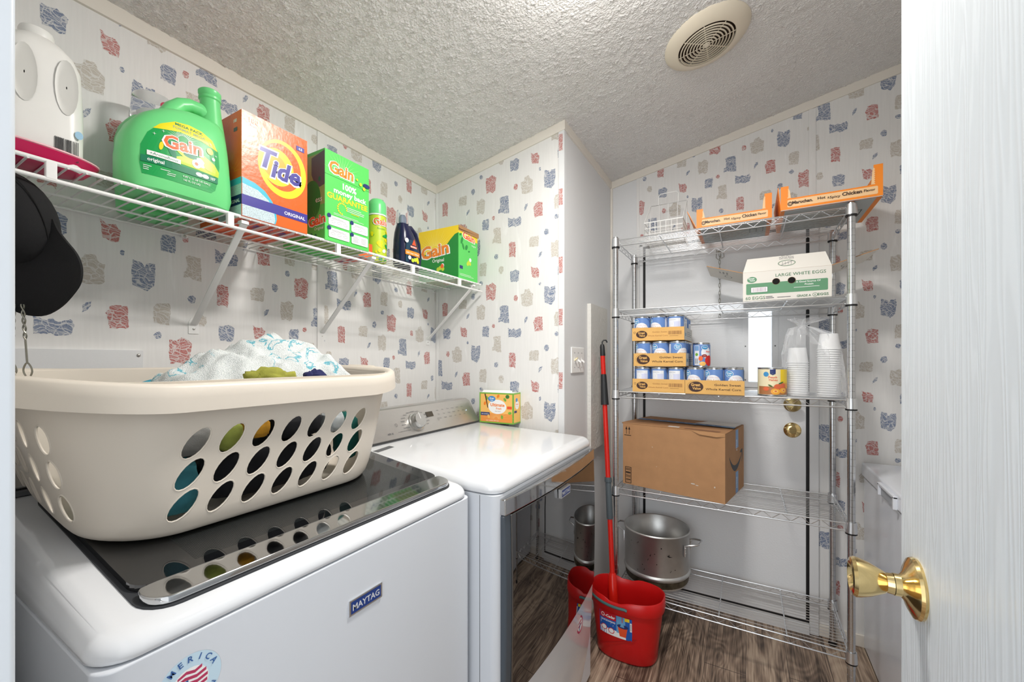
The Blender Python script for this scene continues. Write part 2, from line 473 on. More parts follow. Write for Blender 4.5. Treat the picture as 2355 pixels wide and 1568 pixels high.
SHP = {  # unit outlines, -0.5..0.5
 'b': [(-.48,-.45),(.42,-.5),(.5,.3),(.42,.5),(-.35,.46),(-.5,.2)],
 'o': [(-.45,-.2),(-.2,-.48),(.25,-.46),(.48,-.1),(.4,.35),(.1,.5),(-.3,.42),(-.5,.1)],
 'f': [(-.42,-.45),(-.1,-.4),(.2,-.5),(.42,-.38),(.45,0),(.5,.3),(.3,.42),(.1,.5),(-.2,.38),(-.46,.42),(-.5,0)],
 'l': [(-.35,-.4),(0,-.5),(.42,-.5),(.5,.1),(.25,.35),(-.2,.32),(-.5,.5),(-.42,0)],
 'p': [(-.4,-.42),(-.05,-.5),(.45,-.42),(.48,.2),(.3,.28),(.15,.5),(-.15,.45),(-.25,.25),(-.5,.22)],
 'v': [(-.45,-.35),(-.1,-.42),(.12,-.5),(.4,-.3),(.48,.1),(.46,.46),(.1,.42),(.02,.3),(-.1,.44),(-.45,.5),(-.5,.05)],
 'n': [(-.5,-.42),(-.2,-.38),(.1,-.48),(.5,-.5),(.46,.1),(.42,.48),(-.1,.5),(-.38,.44),(-.3,.1),(-.34,-.12),(-.5,-.2)],
 'd': [(-.4,-.5),(.1,-.25),(.45,.1),(.5,.5),(0,.38),(-.35,.05)],
 'm': [(-.35,-.5),(.5,-.46),(.46,.45),(0,.5),(-.3,.44),(-.36,.3),(-.5,.12),(-.4,-.15)],
 'w': [(-.48,-.42),(-.1,-.36),(.05,-.5),(.44,-.38),(.5,.1),(.42,.4),(.1,.25),(-.05,.4),(-.2,.28),(-.5,.5)],
 'k': [(-.46,-.42),(.2,-.42),(.42,-.5),(.48,.1),(.42,.44),(-.1,.5),(-.5,.42)]}
MM = {'T': MT_, 'B': MB_, 'R': MR_}
def paper(mb, P, h0, h1, ztop, anchor, s, z0=0.05, ok=None, seed=1):
    """prints the repeat on a wall; P(h, z) -> 3-D point slightly proud of the wall"""
    rnd = random.Random(seed)
    for i in range(-8, 9):
        for j in range(-9, 9):
            for (h, z, w, hh, c, sh) in MOT:
                H = anchor[0] + s * (h + .822 + .403 * i); Z = anchor[1] + s * (z - 1.465 + .26 * i + .522 * j)
                ww = w * s; vv = hh * s
                if H + ww / 2 < h0 or H - ww / 2 > h1 or Z - vv / 2 < z0 or Z - vv * .3 > ztop(H): continue
                if ok and not ok(H, Z): continue
                o = SHP[sh]; n = len(o); pts = []
                for k in range(n):
                    a = o[k]; b = o[(k + 1) % n]
                    L = math.hypot((b[0] - a[0]) * ww, (b[1] - a[1]) * vv); q = max(1, int(L / .0045))
                    for t in range(q):
                        f = t / q
                        pts.append((H + (a[0] + (b[0] - a[0]) * f) * ww + rnd.uniform(-.0013, .0013), Z + (a[1] + (b[1] - a[1]) * f) * vv + rnd.uniform(-.0016, .0016)))
                pts = [(min(max(p[0], h0), h1), min(p[1], ztop(p[0]))) for p in pts]
                mb.poly([P(*p) for p in pts], MM[c])

# floor, ceiling
struct(MB().box(-1.5, 1.15, -2.6, 2.5, -0.05, 0, FLOOR), 'floor')
cm = MB()
cm.hexa([(x, y, zc(x) + d) for d in (0, .05) for y in (-0.03, 2.5) for x in (-1.5, 1.15)], POPCORN)
# sprayed stipple: real little lumps on the underside, smooth where it was skimmed beside the fan
st = .0038; nx_, ny_ = int((XR - XL) / st), int((YB - .078) / st); base = len(cm.v); gv = []
for j in range(ny_ + 1):
    y = .078 + j * st
    for i in range(nx_ + 1):
        x = XL + i * st; q = Vector((x * 92, y * 92, 3.0)); d_ = noise.voronoi(q)[0][0]
        big = noise.noise(Vector((x * 34, y * 34, 9.0)))
        r_ = math.hypot(x + .10, y - 1.80); mk = min(1.0, max(.06, (r_ - .16) / .06))
        lump = max(0.0, 1 - d_ / .50)
        gv.append((x, y, zc(x) - .0006 - mk * (lump * lump * (3 - 2 * lump) * .0050 * min(1, max(.15, .75 + big * 1.2)) + .0012 * (1 + big))))
cm.add(gv, [(j * (nx_ + 1) + i, (j + 1) * (nx_ + 1) + i, (j + 1) * (nx_ + 1) + i + 1, j * (nx_ + 1) + i + 1) for j in range(ny_) for i in range(nx_)], POPCORN, True)
struct(cm, 'ceiling', angle=180)
# left wall
m = MB().hexa([(x, y, z) for z in (0, 1) for y in (-.03, YJ) for x in (-1.5, XL)], PAPER)
m.v = [(x, y, 0 if z == 0 else zc(x) + .03) for x, y, z in m.v]
paper(m, lambda h, z: (XL + .0003, h, z), .09, 1.000, lambda h: zc(XL), (.417, 1.413), .92, .9, seed=2)
paper(m, lambda h, z: (XL + .0003, h, z), 1.004, YJ, lambda h: zc(XL), (1.225, 1.56), .95, .9, seed=3)
struct(m, 'wall_left')
# closet block that juts out beside the dryer: papered front, plain white side
m = MB()
for (x0, x1, y0, y1, mt) in ((-1.5, XJ - .004, YJ, 2.5, PAPER), (XJ - .004, XJ, YJ, 2.5, WALL_WHITE)):
    m.hexa([(x, y, (0 if k == 0 else zc(x) + .03)) for k in (0, 1) for y in (y0, y1) for x in (x0, x1)], mt)
paper(m, lambda h, z: (h, YJ - .0003, z), XL, XJ, zc, (-.822, 1.465), 1.0, .9, seed=4)
struct(m, 'wall_middle')
# back wall with the opening for the outside door
DX0, DX1, DZ = -0.493, 0.250, 1.930
m = MB()
for (x0, x1, z0, z1, mt) in ((XJ, -.53, 0, None, WALL_WHITE), (-.53, DX0 - .02, 0, None, PAPER), (DX0 - .02, DX1 + .02, DZ + .02, None, PAPER), (DX1 + .02, 1.15, 0, None, PAPER)):
    m.hexa([(x, y, (z0 if k == 0 else zc(x) + .03)) for k in (0, 1) for y in (YB, 2.5) for x in (x0, x1)], mt)
def okb(h, z): return not (-.56 < h < .31 and z < DZ + .05)
paper(m, lambda h, z: (h, YB - .0003, z), -.53, .276, zc, (.105, 2.262), .965, .2, okb, 5)
paper(m, lambda h, z: (h, YB - .0003, z), .276, XR, zc, (.493, 2.416), .965, .2, okb, 6)
struct(m, 'wall_back')
m = MB().hexa([(x, y, (0 if k == 0 else zc(x) + .03)) for k in (0, 1) for y in (-.03, YB) for x in (XR, 1.13)], PAPER)
struct(m, 'wall_right')
# entry wall with the doorway the camera stands in
m = MB()
for (x0, x1, z0) in ((-1.5, -.60, 0), (-.60, .23, 2.10), (.23, 1.13, 0)):
    m.hexa([(x, y, (z0 if k == 0 else zc(x) + .03)) for k in (0, 1) for y in (-.03, .078) for x in (x0, x1)], WALL_WHITE)
struct(m, 'wall_front')
m = MB().box(-.60, -.517, -.045, .090, 0, 2.10, JAMB).box(-.60, .24, -.045, .09, 2.045, 2.10, JAMB).box(.215, .24, -.045, .09, 0, 2.045, JAMB)
struct(m, 'trim_1', bevel=.004)

# ceiling trim boards
def ctrim(name, x0, y0, x1, y1, nx, ny, hgt=.043):
    t = .007; m = MB()
    vs = []
    for k in (0, 1):
        for (x, y) in ((x0, y0), (x1, y1)):
            for e in (0, 1):
                X = x + nx * t * e; Y = y + ny * t * e
                vs.append((X, Y, zc(X) - (hgt if k == 0 else -.01)))
    m.add(vs, [(0, 2, 3, 1), (4, 5, 7, 6), (0, 1, 5, 4), (2, 6, 7, 3), (0, 4, 6, 2), (1, 3, 7, 5)], WHITE_TRIM)
    struct(m, name)
ctrim('trim_2', XL, .079, XL, YJ, 1, 0)
ctrim('trim_3', XL + .007, YJ, XJ + .007, YJ, 0, -1)
ctrim('trim_4', XJ, YJ, XJ, YB, 1, 0)
ctrim('trim_5', XJ + .007, YB, XR, YB, 0, -1)
# seam and corner strips
STRIP = PAPER
def vstrip(name, x0, x1, y0, y1, z0, zt, mt):
    return struct(MB().box(x0, x1, y0, y1, z0, zt, mt), name, bevel=.0012, seg=1)
vstrip('trim_6', XL, XL + .004, .988, 1.018, 0, zc(XL) - .043, STRIP)
vstrip('trim_7', XL, XL + .017, YJ - .006, YJ, 0, zc(XL) - .04, STRIP)
m = MB().box(XJ - .024, XJ, YJ - .005, YJ - .0003, 0, 2.312, WALL_WHITE).box(XJ + .0003, XJ + .004, YJ - .005, YJ + .018, 0, 2.312, WALL_WHITE)
for z in (2.26, 2.02, 1.72, 1.49, 1.21): m.box(XJ - .022, XJ - .004, YJ - .0056, YJ - .005, z - .036, z + .036, MR_)
struct(m, 'trim_8')
vstrip('trim_9', .262, .290, YB - .004, YB, DZ + .06, zc(.26) - .04, STRIP)
vstrip('trim_10', -.545, -.53, YB - .004, YB, 0, zc(-.545) - .04, STRIP)
vstrip('trim_11', XJ, XJ + .012, YB - .012, YB, 0, zc(XJ) - .04, WHITE_TRIM)
# skirting on the back wall
struct(MB().box(.30, XR, YB - .010, YB, 0, .055, WHITE_TRIM), 'baseboard_back', bevel=.003)

# ------------------------------------------------------------------ outside door behind the rack
door = MB()
WX0, WX1, WZ0, WZ1 = .012, .113, 1.19, 1.725
y0, y1 = YB - .012, YB + .03
for (a, b, c, d) in ((DX0, WX0, .062, DZ), (WX1, DX1, .062, DZ), (WX0, WX1, .062, WZ0), (WX0, WX1, WZ1, DZ)):
    door.box(a, b, y0, y1, c, d, BACKDOOR)
d1 = struct(door, 'door_1')
m = MB()
for (a, b, c, d) in ((WX0 - .026, WX0, WZ0 - .026, WZ1 + .026), (WX1, WX1 + .026, WZ0 - .026, WZ1 + .026), (WX0, WX1, WZ0 - .026, WZ0), (WX0, WX1, WZ1, WZ1 + .026)):
    m.box(a, b, y0 - .007, y0 + .002, c, d, BACKDOOR)
for z in (1.20, 1.37, 1.55, 1.71):
    for x in (WX0 - .013, WX1 + .013): m.ball((x, y0 - .007, z), .0035, GREYTXT, 5, 1, .5, 1)
m.build('window_frame', d1, bevel=.003)
glass = mat('window_glass', (240, 246, 250), 0.02, trans=1.0, ior=1.05)
MB().box(WX0 - .002, WX1 + .002, y0 + .016, y0 + .019, WZ0 - .002, WZ1 + .002, glass).build('window_pane', d1)
m = MB()
m.lathe([(.036, 0), (.036, .004), (.030, .009), (.016, .011), (.016, .013)], BRASS, (.196, y0, .962), 28, ax='y')
m.box(.183, .209, y0 - .019, y0 - .011, .957, .967, BRASS)
m.xf(lambda v: v)
m.build('deadbolt', d1)
m = MB().lathe([(.036, 0), (.036, .004), (.020, .010), (.012, .016), (.012, .034), (.024, .040), (.030, .050), (.028, .062), (.012, .067), (.001, .067)], BRASSD, (.196, y0, 1.086), 28, ax='y')
for i in range(6):
    a = PI * i / 3; m.rod((.196, y0 - .0675, 1.086), (.196 + .02 * math.cos(a), y0 - .0665, 1.086 + .02 * math.sin(a)), .0014, BRASSD)
m.build('door_knob', d1)
# black weather strip, frame and threshold
m = MB().box(DX0 - .013, DX0 - .0005, y0 - .002, y1, .045, DZ + .012, BLACK).box(DX1 + .0005, DX1 + .013, y0 - .002, y1, .045, DZ + .012, BLACK).box(DX0, DX1, y0 - .002, y1, DZ + .0005, DZ + .012, BLACK).box(DX0, DX1, y0 - .002, y1, .048, .0615, BLACK)
struct(m, 'trim_12')
FR = mat('door_frame_paint', (226, 227, 228), 0.4)
m = MB().box(DX0 - .034, DX0 - .013, YB - .016, YB + .04, 0, DZ + .03, FR).box(DX1 + .013, DX1 + .05, YB - .016, YB + .04, 0, DZ + .03, FR).box(DX0 - .034, DX1 + .05, YB - .016, YB + .04, DZ + .012, DZ + .05, FR)
struct(m, 'trim_13', bevel=.003)
struct(MB().box(DX0 - .013, DX1 + .013, YB - .03, YB + .06, 0, .047, FR), 'trim_14', bevel=.004)

# ------------------------------------------------------------------ open room door on the right
m = MB().box(.175, .210, .100, .712, .012, 2.04, DOORM)
d2 = struct(m, 'door_2', bevel=.0025)
m = MB()
kc = (.175, .650, 1.033)
m.lathe([(.0335, 0), (.0345, .003), (.033, .006), (.026, .0095), (.016, .013), (.0125, .016), (.0125, .022)], BRASS, (0, 0, 0), 40, ax='z')
m.xf(lambda v: Vector((kc[0] - v.z, kc[1] + v.y, kc[2] + v.x)))
m.build('knob_rosette', d2)
m = MB()
m.lathe([(.0118, .0225), (.0112, .029), (.013, .031), (.0195, .044), (.0228, .054), (.0235, .058), (.0215, .0615), (.0175, .0625), (.014, .0605), (.012, .0585), (.003, .058), (.0003, .058)], BRASS, (0, 0, 0), 40)
m.box(-.0035, .0035, -.0012, .0012, .0575, .0595, BLACK)
m.xf(lambda v: Vector((kc[0] - v.z, kc[1] + v.y, kc[2] + v.x)))
m.build('door_knob', d2)

# ------------------------------------------------------------------ ceiling fan cover
VC = (-.123, 1.633)
CREAM = mat('cream_plastic', (232, 222, 202), 0.35)
m = MB().lathe([(.141, .012), (.141, -.004), (.136, -.010), (.100, -.026), (.095, -.026), (.093, -.020)], CREAM, n=48, cap0=False, cap1=False)
def onceil(v):
    x = VC[0] + v.x; return Vector((x, VC[1] + v.y, zc(x) + v.z))
vent = thing('ceiling_vent', 'round cream plastic exhaust fan cover with concentric slots on the ceiling', 'vent')
m.xf(onceil).build('rim', vent)
m = MB()
for i in range(8):
    r = .086 - i * .0108
    m.lathe([(r, -.0285), (r + .0024, -.0278), (r + .0024, -.0255), (r - .0024, -.0255), (r - .0024, -.0278)], CREAM, n=44, cap0=False, cap1=False)
    k = len(m.v) - 44 * 5
m.lathe([(.0001, -.0285), (.009, -.0285), (.009, -.0255)], CREAM, n=24, cap0=False, cap1=False)
for a in range(4): m.box(-.093, .093, -.0015, .0015, -.0262, -.0250, CREAM, Matrix.Rotation(a * PI / 4, 4, 'Z'))
m.xf(onceil).build('grille', vent)
MB().lathe([(.0001, -.008), (.097, -.008)], mat('vent_duct_dark', (58, 40, 24), 0.8), n=32, cap0=False, cap1=False).xf(onceil).build('duct', vent)

# ceiling lamp above the frame that carries the two bulbs
lampo = thing('ceiling_light', 'small white ceiling lamp base with two bare bulbs, above the dryer', 'lamp')
def onc2(v): return Vector((-.27 + v.x, .97 + v.y, zc(-.27 + v.x) + v.z))
MB().lathe([(.10, -.001), (.10, -.014), (.085, -.024), (.001, -.024)], CREAM, n=32).xf(onc2).build('base', lampo)
for dx in (-.07, .07):
    MB().lathe([(.018, -.020), (.018, -.050), (.001, -.050)], WHITEP, (dx, 0, 0), 16).xf(onc2).build('socket', lampo)

# ------------------------------------------------------------------ washer
def slope(v, x0, z0, k):  # shears z with x
    return Vector((v.x, v.y, v.z + k * (x0 - v.x)))
BADGET = mat('badge_silver_print', (206, 208, 212), 0.3)
NAVY = mat('navy_badge', (36, 62, 128), 0.3)
wash = thing('washing_machine', 'white top-loading washing machine with dark glass lid, left of the dryer', 'washing machine', (-.97, .52, 0))
WO = Vector((-.97, .52, 0))
def wp(mb): return mb.xf(lambda v: v - WO)
WY0, WY1, WXF, WXB = .163, .873, -.620, -1.300
m = MB().prism(rrect((WXF + WXB) / 2, (WY0 + WY1) / 2, (WXF - WXB) / 2, (WY1 - WY0) / 2, .022), 2, .025, .948, ENAMEL2)
for f in m.f: pass
wp(m).build('cabinet', wash, bevel=.003)
for x in (WXF - .05, WXB + .05):
    for y in (WY0 + .05, WY1 - .05): wp(MB().lathe([(.022, .0), (.022, .03)], BLACK, (x, y, 0), 12)).build('foot', wash)
# rounded top deck
def deck(x0, x1, y0, y1, zb, prof, rc, mt, k=0.0, x_ref=0.0, n=7):
    loops = []
    for ins, z in prof:
        pts = rrect((x0 + x1) / 2, (y0 + y1) / 2, (x1 - x0) / 2 - ins, (y1 - y0) / 2 - ins, max(.004, rc - ins), n)
        w = max(0.0, (z - zb))
        loops.append([(p[0], p[1], z + k * (x_ref - p[0]) * min(1, w / .02)) for p in pts])
    return loops
prof = [(.004, .949), (.0005, .952), (0, .957), (.001, .962), (.006, .9685), (.014, .9725), (.026, .9745), (.032, .9745)]
m = MB().loft(deck(WXB, WXF, WY0, WY1, .952, prof, .042, ENAMEL, .14, WXF), ENAMEL, True, True)
wp(m).build('top_deck', wash, angle=60)
# lid: sloping with the deck
LX0, LX1, LY0, LY1 = -1.13, -.652, .222, .838
def lz(x): return .9755 + .14 * (WXF - x)
def lidprism(hx0, hx1, hy0, hy1, r, a, b, mt, mb, n=6):
    pts = rrect((hx0 + hx1) / 2, (hy0 + hy1) / 2, (hx1 - hx0) / 2, (hy1 - hy0) / 2, r, n)
    k = len(pts); vs = [(p[0], p[1], lz(p[0]) + a) for p in pts] + [(p[0], p[1], lz(p[0]) + b) for p in pts]
    return mb.add(vs, [tuple(range(k))[::-1], tuple(range(k, 2 * k))] + [(i, (i + 1) % k, k + (i + 1) % k, k + i) for i in range(k)], mt)
m = MB(); lidprism(LX0 - .006, LX1 + .004, LY0 - .006, LY1 + .006, .04, -.003, .0012, DARKGAP, m)
wp(m).build('lid_gap', wash)
m = MB(); lidprism(LX0, LX1 - .044, LY0, LY1, .03, .001, .0105, mat('lid_glass', (20, 21, 23), 0.035, spec=0.9, ior=1.6), m)
LIDW = mat('lid_window_print', (46, 50, 50), 0.05, spec=0.9, ior=1.6)
# fine printed lines of the window
for i in range(150):
    x = -1.09 + i * .00255
    if x > -.722: break
    m.add([(x, .30, lz(x) + .01075), (x, .795, lz(x) + .01075), (x + .0011, .795, lz(x + .0011) + .01075), (x + .0011, .30, lz(x + .0011) + .01075)], [(0, 1, 2, 3)], LIDW)
wp(m).build('lid', wash)
m = MB(); lidprism(LX1 - .062, LX1, LY0, LY1, .03, .001, .0118, MIRROR, m)
m.v = [(x, y, z) if x > LX1 - .043 else (LX1 - .045, y, z) for x, y, z in m.v]
wp(m).build('lid_handle_strip', wash, bevel=.0025)
def console(th, O, y0, y1, xb, zb, name='control_panel'):
    m = MB(); zt = zb + .110
    prof = [(xb, zb), (xb + .004, zb + .006), (xb - .052, zt - .004), (xb - .060, zt), (xb - .125, zt - .004), (xb - .125, zb - .01)]
    prof = [(p[0], p[1]) for p in prof]
    loops = []
    for (y, k) in ((y0, .90), (y0 + .006, 1.0), (y1 - .02, 1.0), (y1 - .004, .93), (y1, .80)):
        loops.append([(p[0], y, zb + (p[1] - zb) * k) for p in prof])
    m.loft(loops, SILVER, True, True, False)
    m.box(xb - .12, xb + .010, y0 + .004, y1 - .004, zb - .012, zb - .001, GREYTXT)
    m.xf(lambda v: v - O)
    return m, zt
cm_, zt = console(wash, WO, WY0 + .02, WY1 - .02, -1.16, 1.062)
cm_.build('control_panel', wash, bevel=.003)
m = MB()
m.lathe([(.032, 0), (.030, .012), (.027, .026), (.001, .027)], SILVER, (0, 0, 0), 32)
m.xf(lambda v: Vector((-1.185 + .9 * v.z, .42 + v.y, 1.118 + v.x + .4 * v.z)) - WO).build('knob', wash)
# badge on the front
m = MB().box(WXF, WXF + .0025, .494, .570, .838, .866, CHROME)
p = Pen.plane(m, (WXF + .0025, .532, .852), (0, 1, 0), (0, 0, 1))
p.rect(-.0345, -.011, .0345, .011, NAVY); p.text('MAYTAG', 0, -.0058, .0155, BADGET, bold=.02, fit=.062)
wp(m).build('badge', wash)
PALE = mat('sticker_pale_blue', (196, 220, 234), 0.35); SBLUE = mat('sticker_blue', (58, 98, 158), 0.4); SRED = mat('sticker_red', (186, 58, 96), 0.4)
m = MB(); p = Pen.plane(m, (WXF + .0002, .252, .886), (0, 1, 0), (0, 0, 1))
p.ell(0, 0, .036, .036, PALE, 36); p.ell(0, -.002, .021, .021, WHITEP, 28)
for i, b in enumerate((.0125, .0055, -.0015, -.0085, -.0155)):
    w = math.sqrt(max(0, .021 ** 2 - (b + .003) ** 2)) * .95
    p.poly([(-w, b), (-w * .3, b + .004), (w * .4, b + .001), (w, b + .004), (w, b), (w * .4, b - .003), (-w * .3, b), (-w, b - .003)], SRED)
p.poly([(-.020, .004), (-.002, .005), (-.002, -.018), (-.012, -.016), (-.020, -.006)], SBLUE)
for i, ch in enumerate('AMERICA'):
    a = math.radians(152 - i * 21); p.text(ch, .0265 * math.cos(a), .0265 * math.sin(a), .0105, SBLUE, rot=a - PI / 2, bold=.02)
for i, ch in enumerate('MADE IN'):
    if ch != ' ':
        a = math.radians(212 + i * 19); p.text(ch, .0335 * math.cos(a), .0335 * math.sin(a), .0085, SBLUE, rot=a + PI / 2, bold=.02)
wp(m).build('round_sticker', wash)

# ------------------------------------------------------------------ dryer
DY0, DY1, DXF, DXB = .885, 1.628, -.550, -1.262
dry = thing('clothes_dryer', 'white front-loading dryer with dark glass door under the wire shelf', 'dryer', (-.9, 1.25, 0))
DO = Vector((-.9, 1.25, 0))
def dp(mb): return mb.xf(lambda v: v - DO)
m = MB().prism(rrect((DXF + DXB) / 2, (DY0 + DY1) / 2, (DXF - DXB) / 2, (DY1 - DY0) / 2, .022), 2, .02, .951, ENAMEL2)
m.box(DXF - .052, DXF - .0505, DY0 - .0006, DY0 + .002, .03, .949, DARKGAP)
dp(m).build('cabinet', dry, bevel=.003)
prof = [(.004, .953), (.0005, .9555), (0, .962), (.001, .968), (.006, .9765), (.013, .9825), (.022, .9862), (.034, .9875)]
m = MB().loft(deck(DXB, DXF + .004, DY0, DY1, .955, prof, .045, ENAMEL, .037, DXF), ENAMEL, True, True)
dp(m).build('top_deck', dry, angle=60)
m, zt = console(dry, DO, DY0 + .012, DY1 - .02, -1.100, 1.010)
# print on the console face, drawn in the plane of the sloping panel
U = Vector((0, 1, 0)); V = Vector((-.056, 0, .100)).normalized()
p = Pen.plane(m, Vector((-1.0955, 1.25, 1.016)) - DO, U, V)
p.k = 2
p.text('MAYTAG', -.30, .018, .012, GREYTXT, shear=.3, bold=.02)
p.text('AER XL', -.19, .018, .009, GREYTXT, shear=.3, bold=.02)
p.text('HC  ENERGY EFFICIENT DRYER', -.12, .020, .0045, GREYTXT)
r = random.Random(5)
for i in range(13):
    a = math.radians(210 - i * 20); R = .050
    p.text('COTTON WOOL TIMED QUICK DELIC HEAVY NORM AUTO BULK STEAM DAMP COOL OFF'.split()[i], -.045 + R * 1.35 * math.cos(a), .050 + R * .8 * math.sin(a), .0075, GREYTXT)
p.rect(.025, .060, .066, .082, mat('lcd_window', (64, 56, 44), 0.2))
for i in range(6):
    for j in range(3):
        p.text(('Heat', 'Dry', 'Time', 'Temp', 'Damp', 'Less')[(i + j) % 6], .10 + i * .034, .080 - j * .018, .0070, GREYTXT)
p.ring(-.15, .05, .006, .006, .001, GREYTXT); p.ring(.085, .043, .004, .006, .001, GREYTXT)
p.ell(.292, .060, .0022, .0022, mat('indicator_led', (200, 225, 255), 0.3, emit=((200, 225, 255), 1.5)), 10)
m.build('control_panel', dry)
m = MB()
m.lathe([(.038, 0), (.037, .004), (.031, .006), (.030, .024), (.027, .029), (.001, .029)], mat('satin_silver_knob', (190, 190, 188), 0.25, 1.0), (0, 0, 0), 40)
m.box(-.0012, .0012, .002, .028, .028, .0298, WHITEP)
Nn = Vector((.100, 0, .056)).normalized()
kc2 = Vector((-1.0955, 1.25 - .045, 1.016)) + V * .048 - DO
m.xf(lambda v: kc2 + U * v.x + V * v.y + Nn * v.z).build('knob', dry)
# grey vent sticker on the top near the console
m = MB(); zt_ = .9875 + .037 * (DXF + .985)
m.add([(-1.02, .925, 1.0053), (-1.045, .925, 1.0062), (-1.06, 1.01, 1.0068), (-1.035, 1.01, 1.0058)], [(0, 1, 2, 3)], GREYTXT)
dp(m).build('warning_label', dry)
# door: bulging dark glass below a chrome strip
def dface(y, z):   # door surface x
    t = (y - 1.2565) / .35
    return -.530 + .018 * (1 - t * t) - .012 * ((z - .65) / .3) ** 2 * .5
def dsurf(ya, yb, za, zb, off, mt, mb, ny=28, nz=12, corner=0.0):
    vs = []; fs = []
    for j in range(nz + 1):
        z = za + (zb - za) * j / nz
        for i in range(ny + 1):
            y = ya + (yb - ya) * i / ny; vs.append((dface(y, z) + off, y, z))
    for j in range(nz):
        for i in range(ny): fs.append((j * (ny + 1) + i, j * (ny + 1) + i + 1, (j + 1) * (ny + 1) + i + 1, (j + 1) * (ny + 1) + i))
    base = len(mb.v); mb.add(vs, fs, mt, True)
    edge = [j * (ny + 1) for j in range(nz + 1)] + [nz * (ny + 1) + i for i in range(1, ny + 1)] + [j * (ny + 1) + ny for j in range(nz - 1, -1, -1)] + [i for i in range(ny - 1, 0, -1)]
    bk = [(DXF - .002, vs[e][1], vs[e][2]) for e in edge]
    b2 = len(mb.v); mb.v += bk; k = len(edge); mi = mb.mi(mt)
    for q in range(k):
        mb.f.append((base + edge[q], base + edge[(q + 1) % k], b2 + (q + 1) % k, b2 + q)); mb.m.append(mi); mb.sm.append(False)
    return mb
DG = mat('dryer_door_rim', (70, 78, 86), 0.22, spec=0.7)
m = MB(); dsurf(.905, 1.608, .400, .899, -.004, DG, m)
dp(m).build('door_frame', dry, bevel=.006)
m = MB(); dsurf(.930, 1.607, .404, .897, .0, SMOKEGLASS, m)
dp(m).build('door_glass', dry, bevel=.003)
m = MB(); dsurf(.903, 1.610, .899, .942, .001, MIRROR, m)
dp(m).build('door_chrome_handle', dry, bevel=.006)
m = MB(); dsurf(.905, 1.608, .045, .398, -.006, ENAMEL, m)
dp(m).build('lower_panel', dry, bevel=.004)
m = MB()
y_, z_ = 1.235, .877
m.box(dface(y_, z_) + .001, dface(y_, z_) + .012, y_ - .037, y_ + .037, z_ - .014, z_ + .014, CHROME)
p = Pen.plane(m, (dface(y_, z_) + .012, y_, z_), (0, 1, 0), (0, 0, 1)); p.rect(-.0335, -.0105, .0335, .0105, NAVY); p.text('MAYTAG', 0, -.0058, .0155, BADGET, bold=.02, fit=.060)
dp(m).build('badge', dry)
m = MB(); p = Pen.plane(m, (dface(1.43, .33) - .0055, 1.43, .33), (0, 1, 0), (0, 0, 1))
p.k = 3; p.ell(0, 0, .030, .030, SRED, 26); p.ell(0, 0, .023, .023, WHITEP, 26); p.poly([(-.016, .010), (.014, .014), (.016, .008), (-.014, .004)], SRED); p.poly([(-.018, -.002), (.016, .002), (.016, -.004), (-.016, -.008)], SRED); p.poly([(-.012, -.018), (0, .004), (.006, .002), (-.004, -.02)], SBLUE)
dp(m).build('round_sticker', dry)

# ------------------------------------------------------------------ dryer sheets box on the dryer
OR = mat('print_orange', (240, 132, 40), 0.4); ORY = mat('print_apricot', (244, 190, 104), 0.4); GRN = mat('print_green', (122, 178, 66), 0.4)
BLU = mat('print_sky_blue', (62, 138, 202), 0.4); NVY = mat('print_navy', (38, 54, 110), 0.4); YEL = mat('print_yellow', (246, 212, 44), 0.4); REDT = mat('print_red_orange', (232, 84, 42), 0.4)
m = MB().box(0, .178, 0, .075, 0, .140, GRN)
p = Pen.plane(m, (0, 0, 0), (1, 0, 0), (0, 0, 1))
def sheetface(p, w, small):
    p.rect(.006, .006, w - .006, .134, ORY); p.rect(.006, .006, w - .006, .045, mat('print_deep_apricot', (236, 152, 72), 0.4))
    p.rays(w / 2, .02, .01, .10, 15, mat('print_pale_yellow', (250, 222, 150), 0.4), .1, PI - .1, .035)
sheetface(p, .178, 0)
p.ell(.095, .076, .047, .033, WHITEP, 30); p.ell(.066, .112, .020, .013, BLU, 24); p.text('Great', .066, .1115, .010, WHITEP, bold=.03); p.text('Value', .066, .1035, .007, WHITEP, bold=.03)
p.text('Ultimate', .096, .078, .020, OR, bold=.03, fit=.074); p.text('Fresh', .103, .064, .013, OR, bold=.02); p.text('dryer sheets', .098, .054, .006, GREYTXT)
p.rect(.007, .034, .055, .049, NVY); p.text('240 SHEETS', .031, .038, .008, WHITEP); p.ell(.148, .124, .010, .009, mat('print_dark_green', (60, 120, 60), 0.4), 18)
p.rect(.146, .068, .170, .080, REDT)
for (a, b, c) in ((.03, .09, OR), (.135, .11, GRN), (.05, .03, ORY), (.12, .03, GRN), (.16, .05, GRN), (.10, .125, OR), (.04, .115, GRN)): p.ell(a, b, .009, .006, c, 12, rot=a * 40)
p.poly([(.028, .134), (.034, .134), (.048, .070), (.044, .070)], BROWNP); p.text('caja resellable 240 hojas', .07, .010, .007, WHITEP)
p = Pen.plane(m, (.178, 0, 0), (0, 1, 0), (0, 0, 1))
p.rect(.005, .006, .070, .134, ORY); p.rays(.037, .01, .01, .09, 11, YEL, .15, PI - .15, .05); p.ell(.037, .085, .020, .020, WHITEP, 22); p.ell(.032, .108, .010, .009, BLU, 18); p.text('Ultimate', .037, .086, .008, OR, bold=.03); p.text('Fresh', .039, .077, .006, OR)
p.rect(.008, .050, .034, .060, NVY)
m.box(.004, .174, .003, .072, .1402, .1406, WHITEP)
m.poly([(.012, .004, .1407), (.012, .02, .150), (.16, .02, .152), (.172, .004, .1407)], WHITEP)
o = m.build('dryer_sheet_box', loc=(-1.086, 1.596, 1.0095), rotz=math.radians(3), label='orange and green box of dryer sheets standing on the dryer top', category='box')

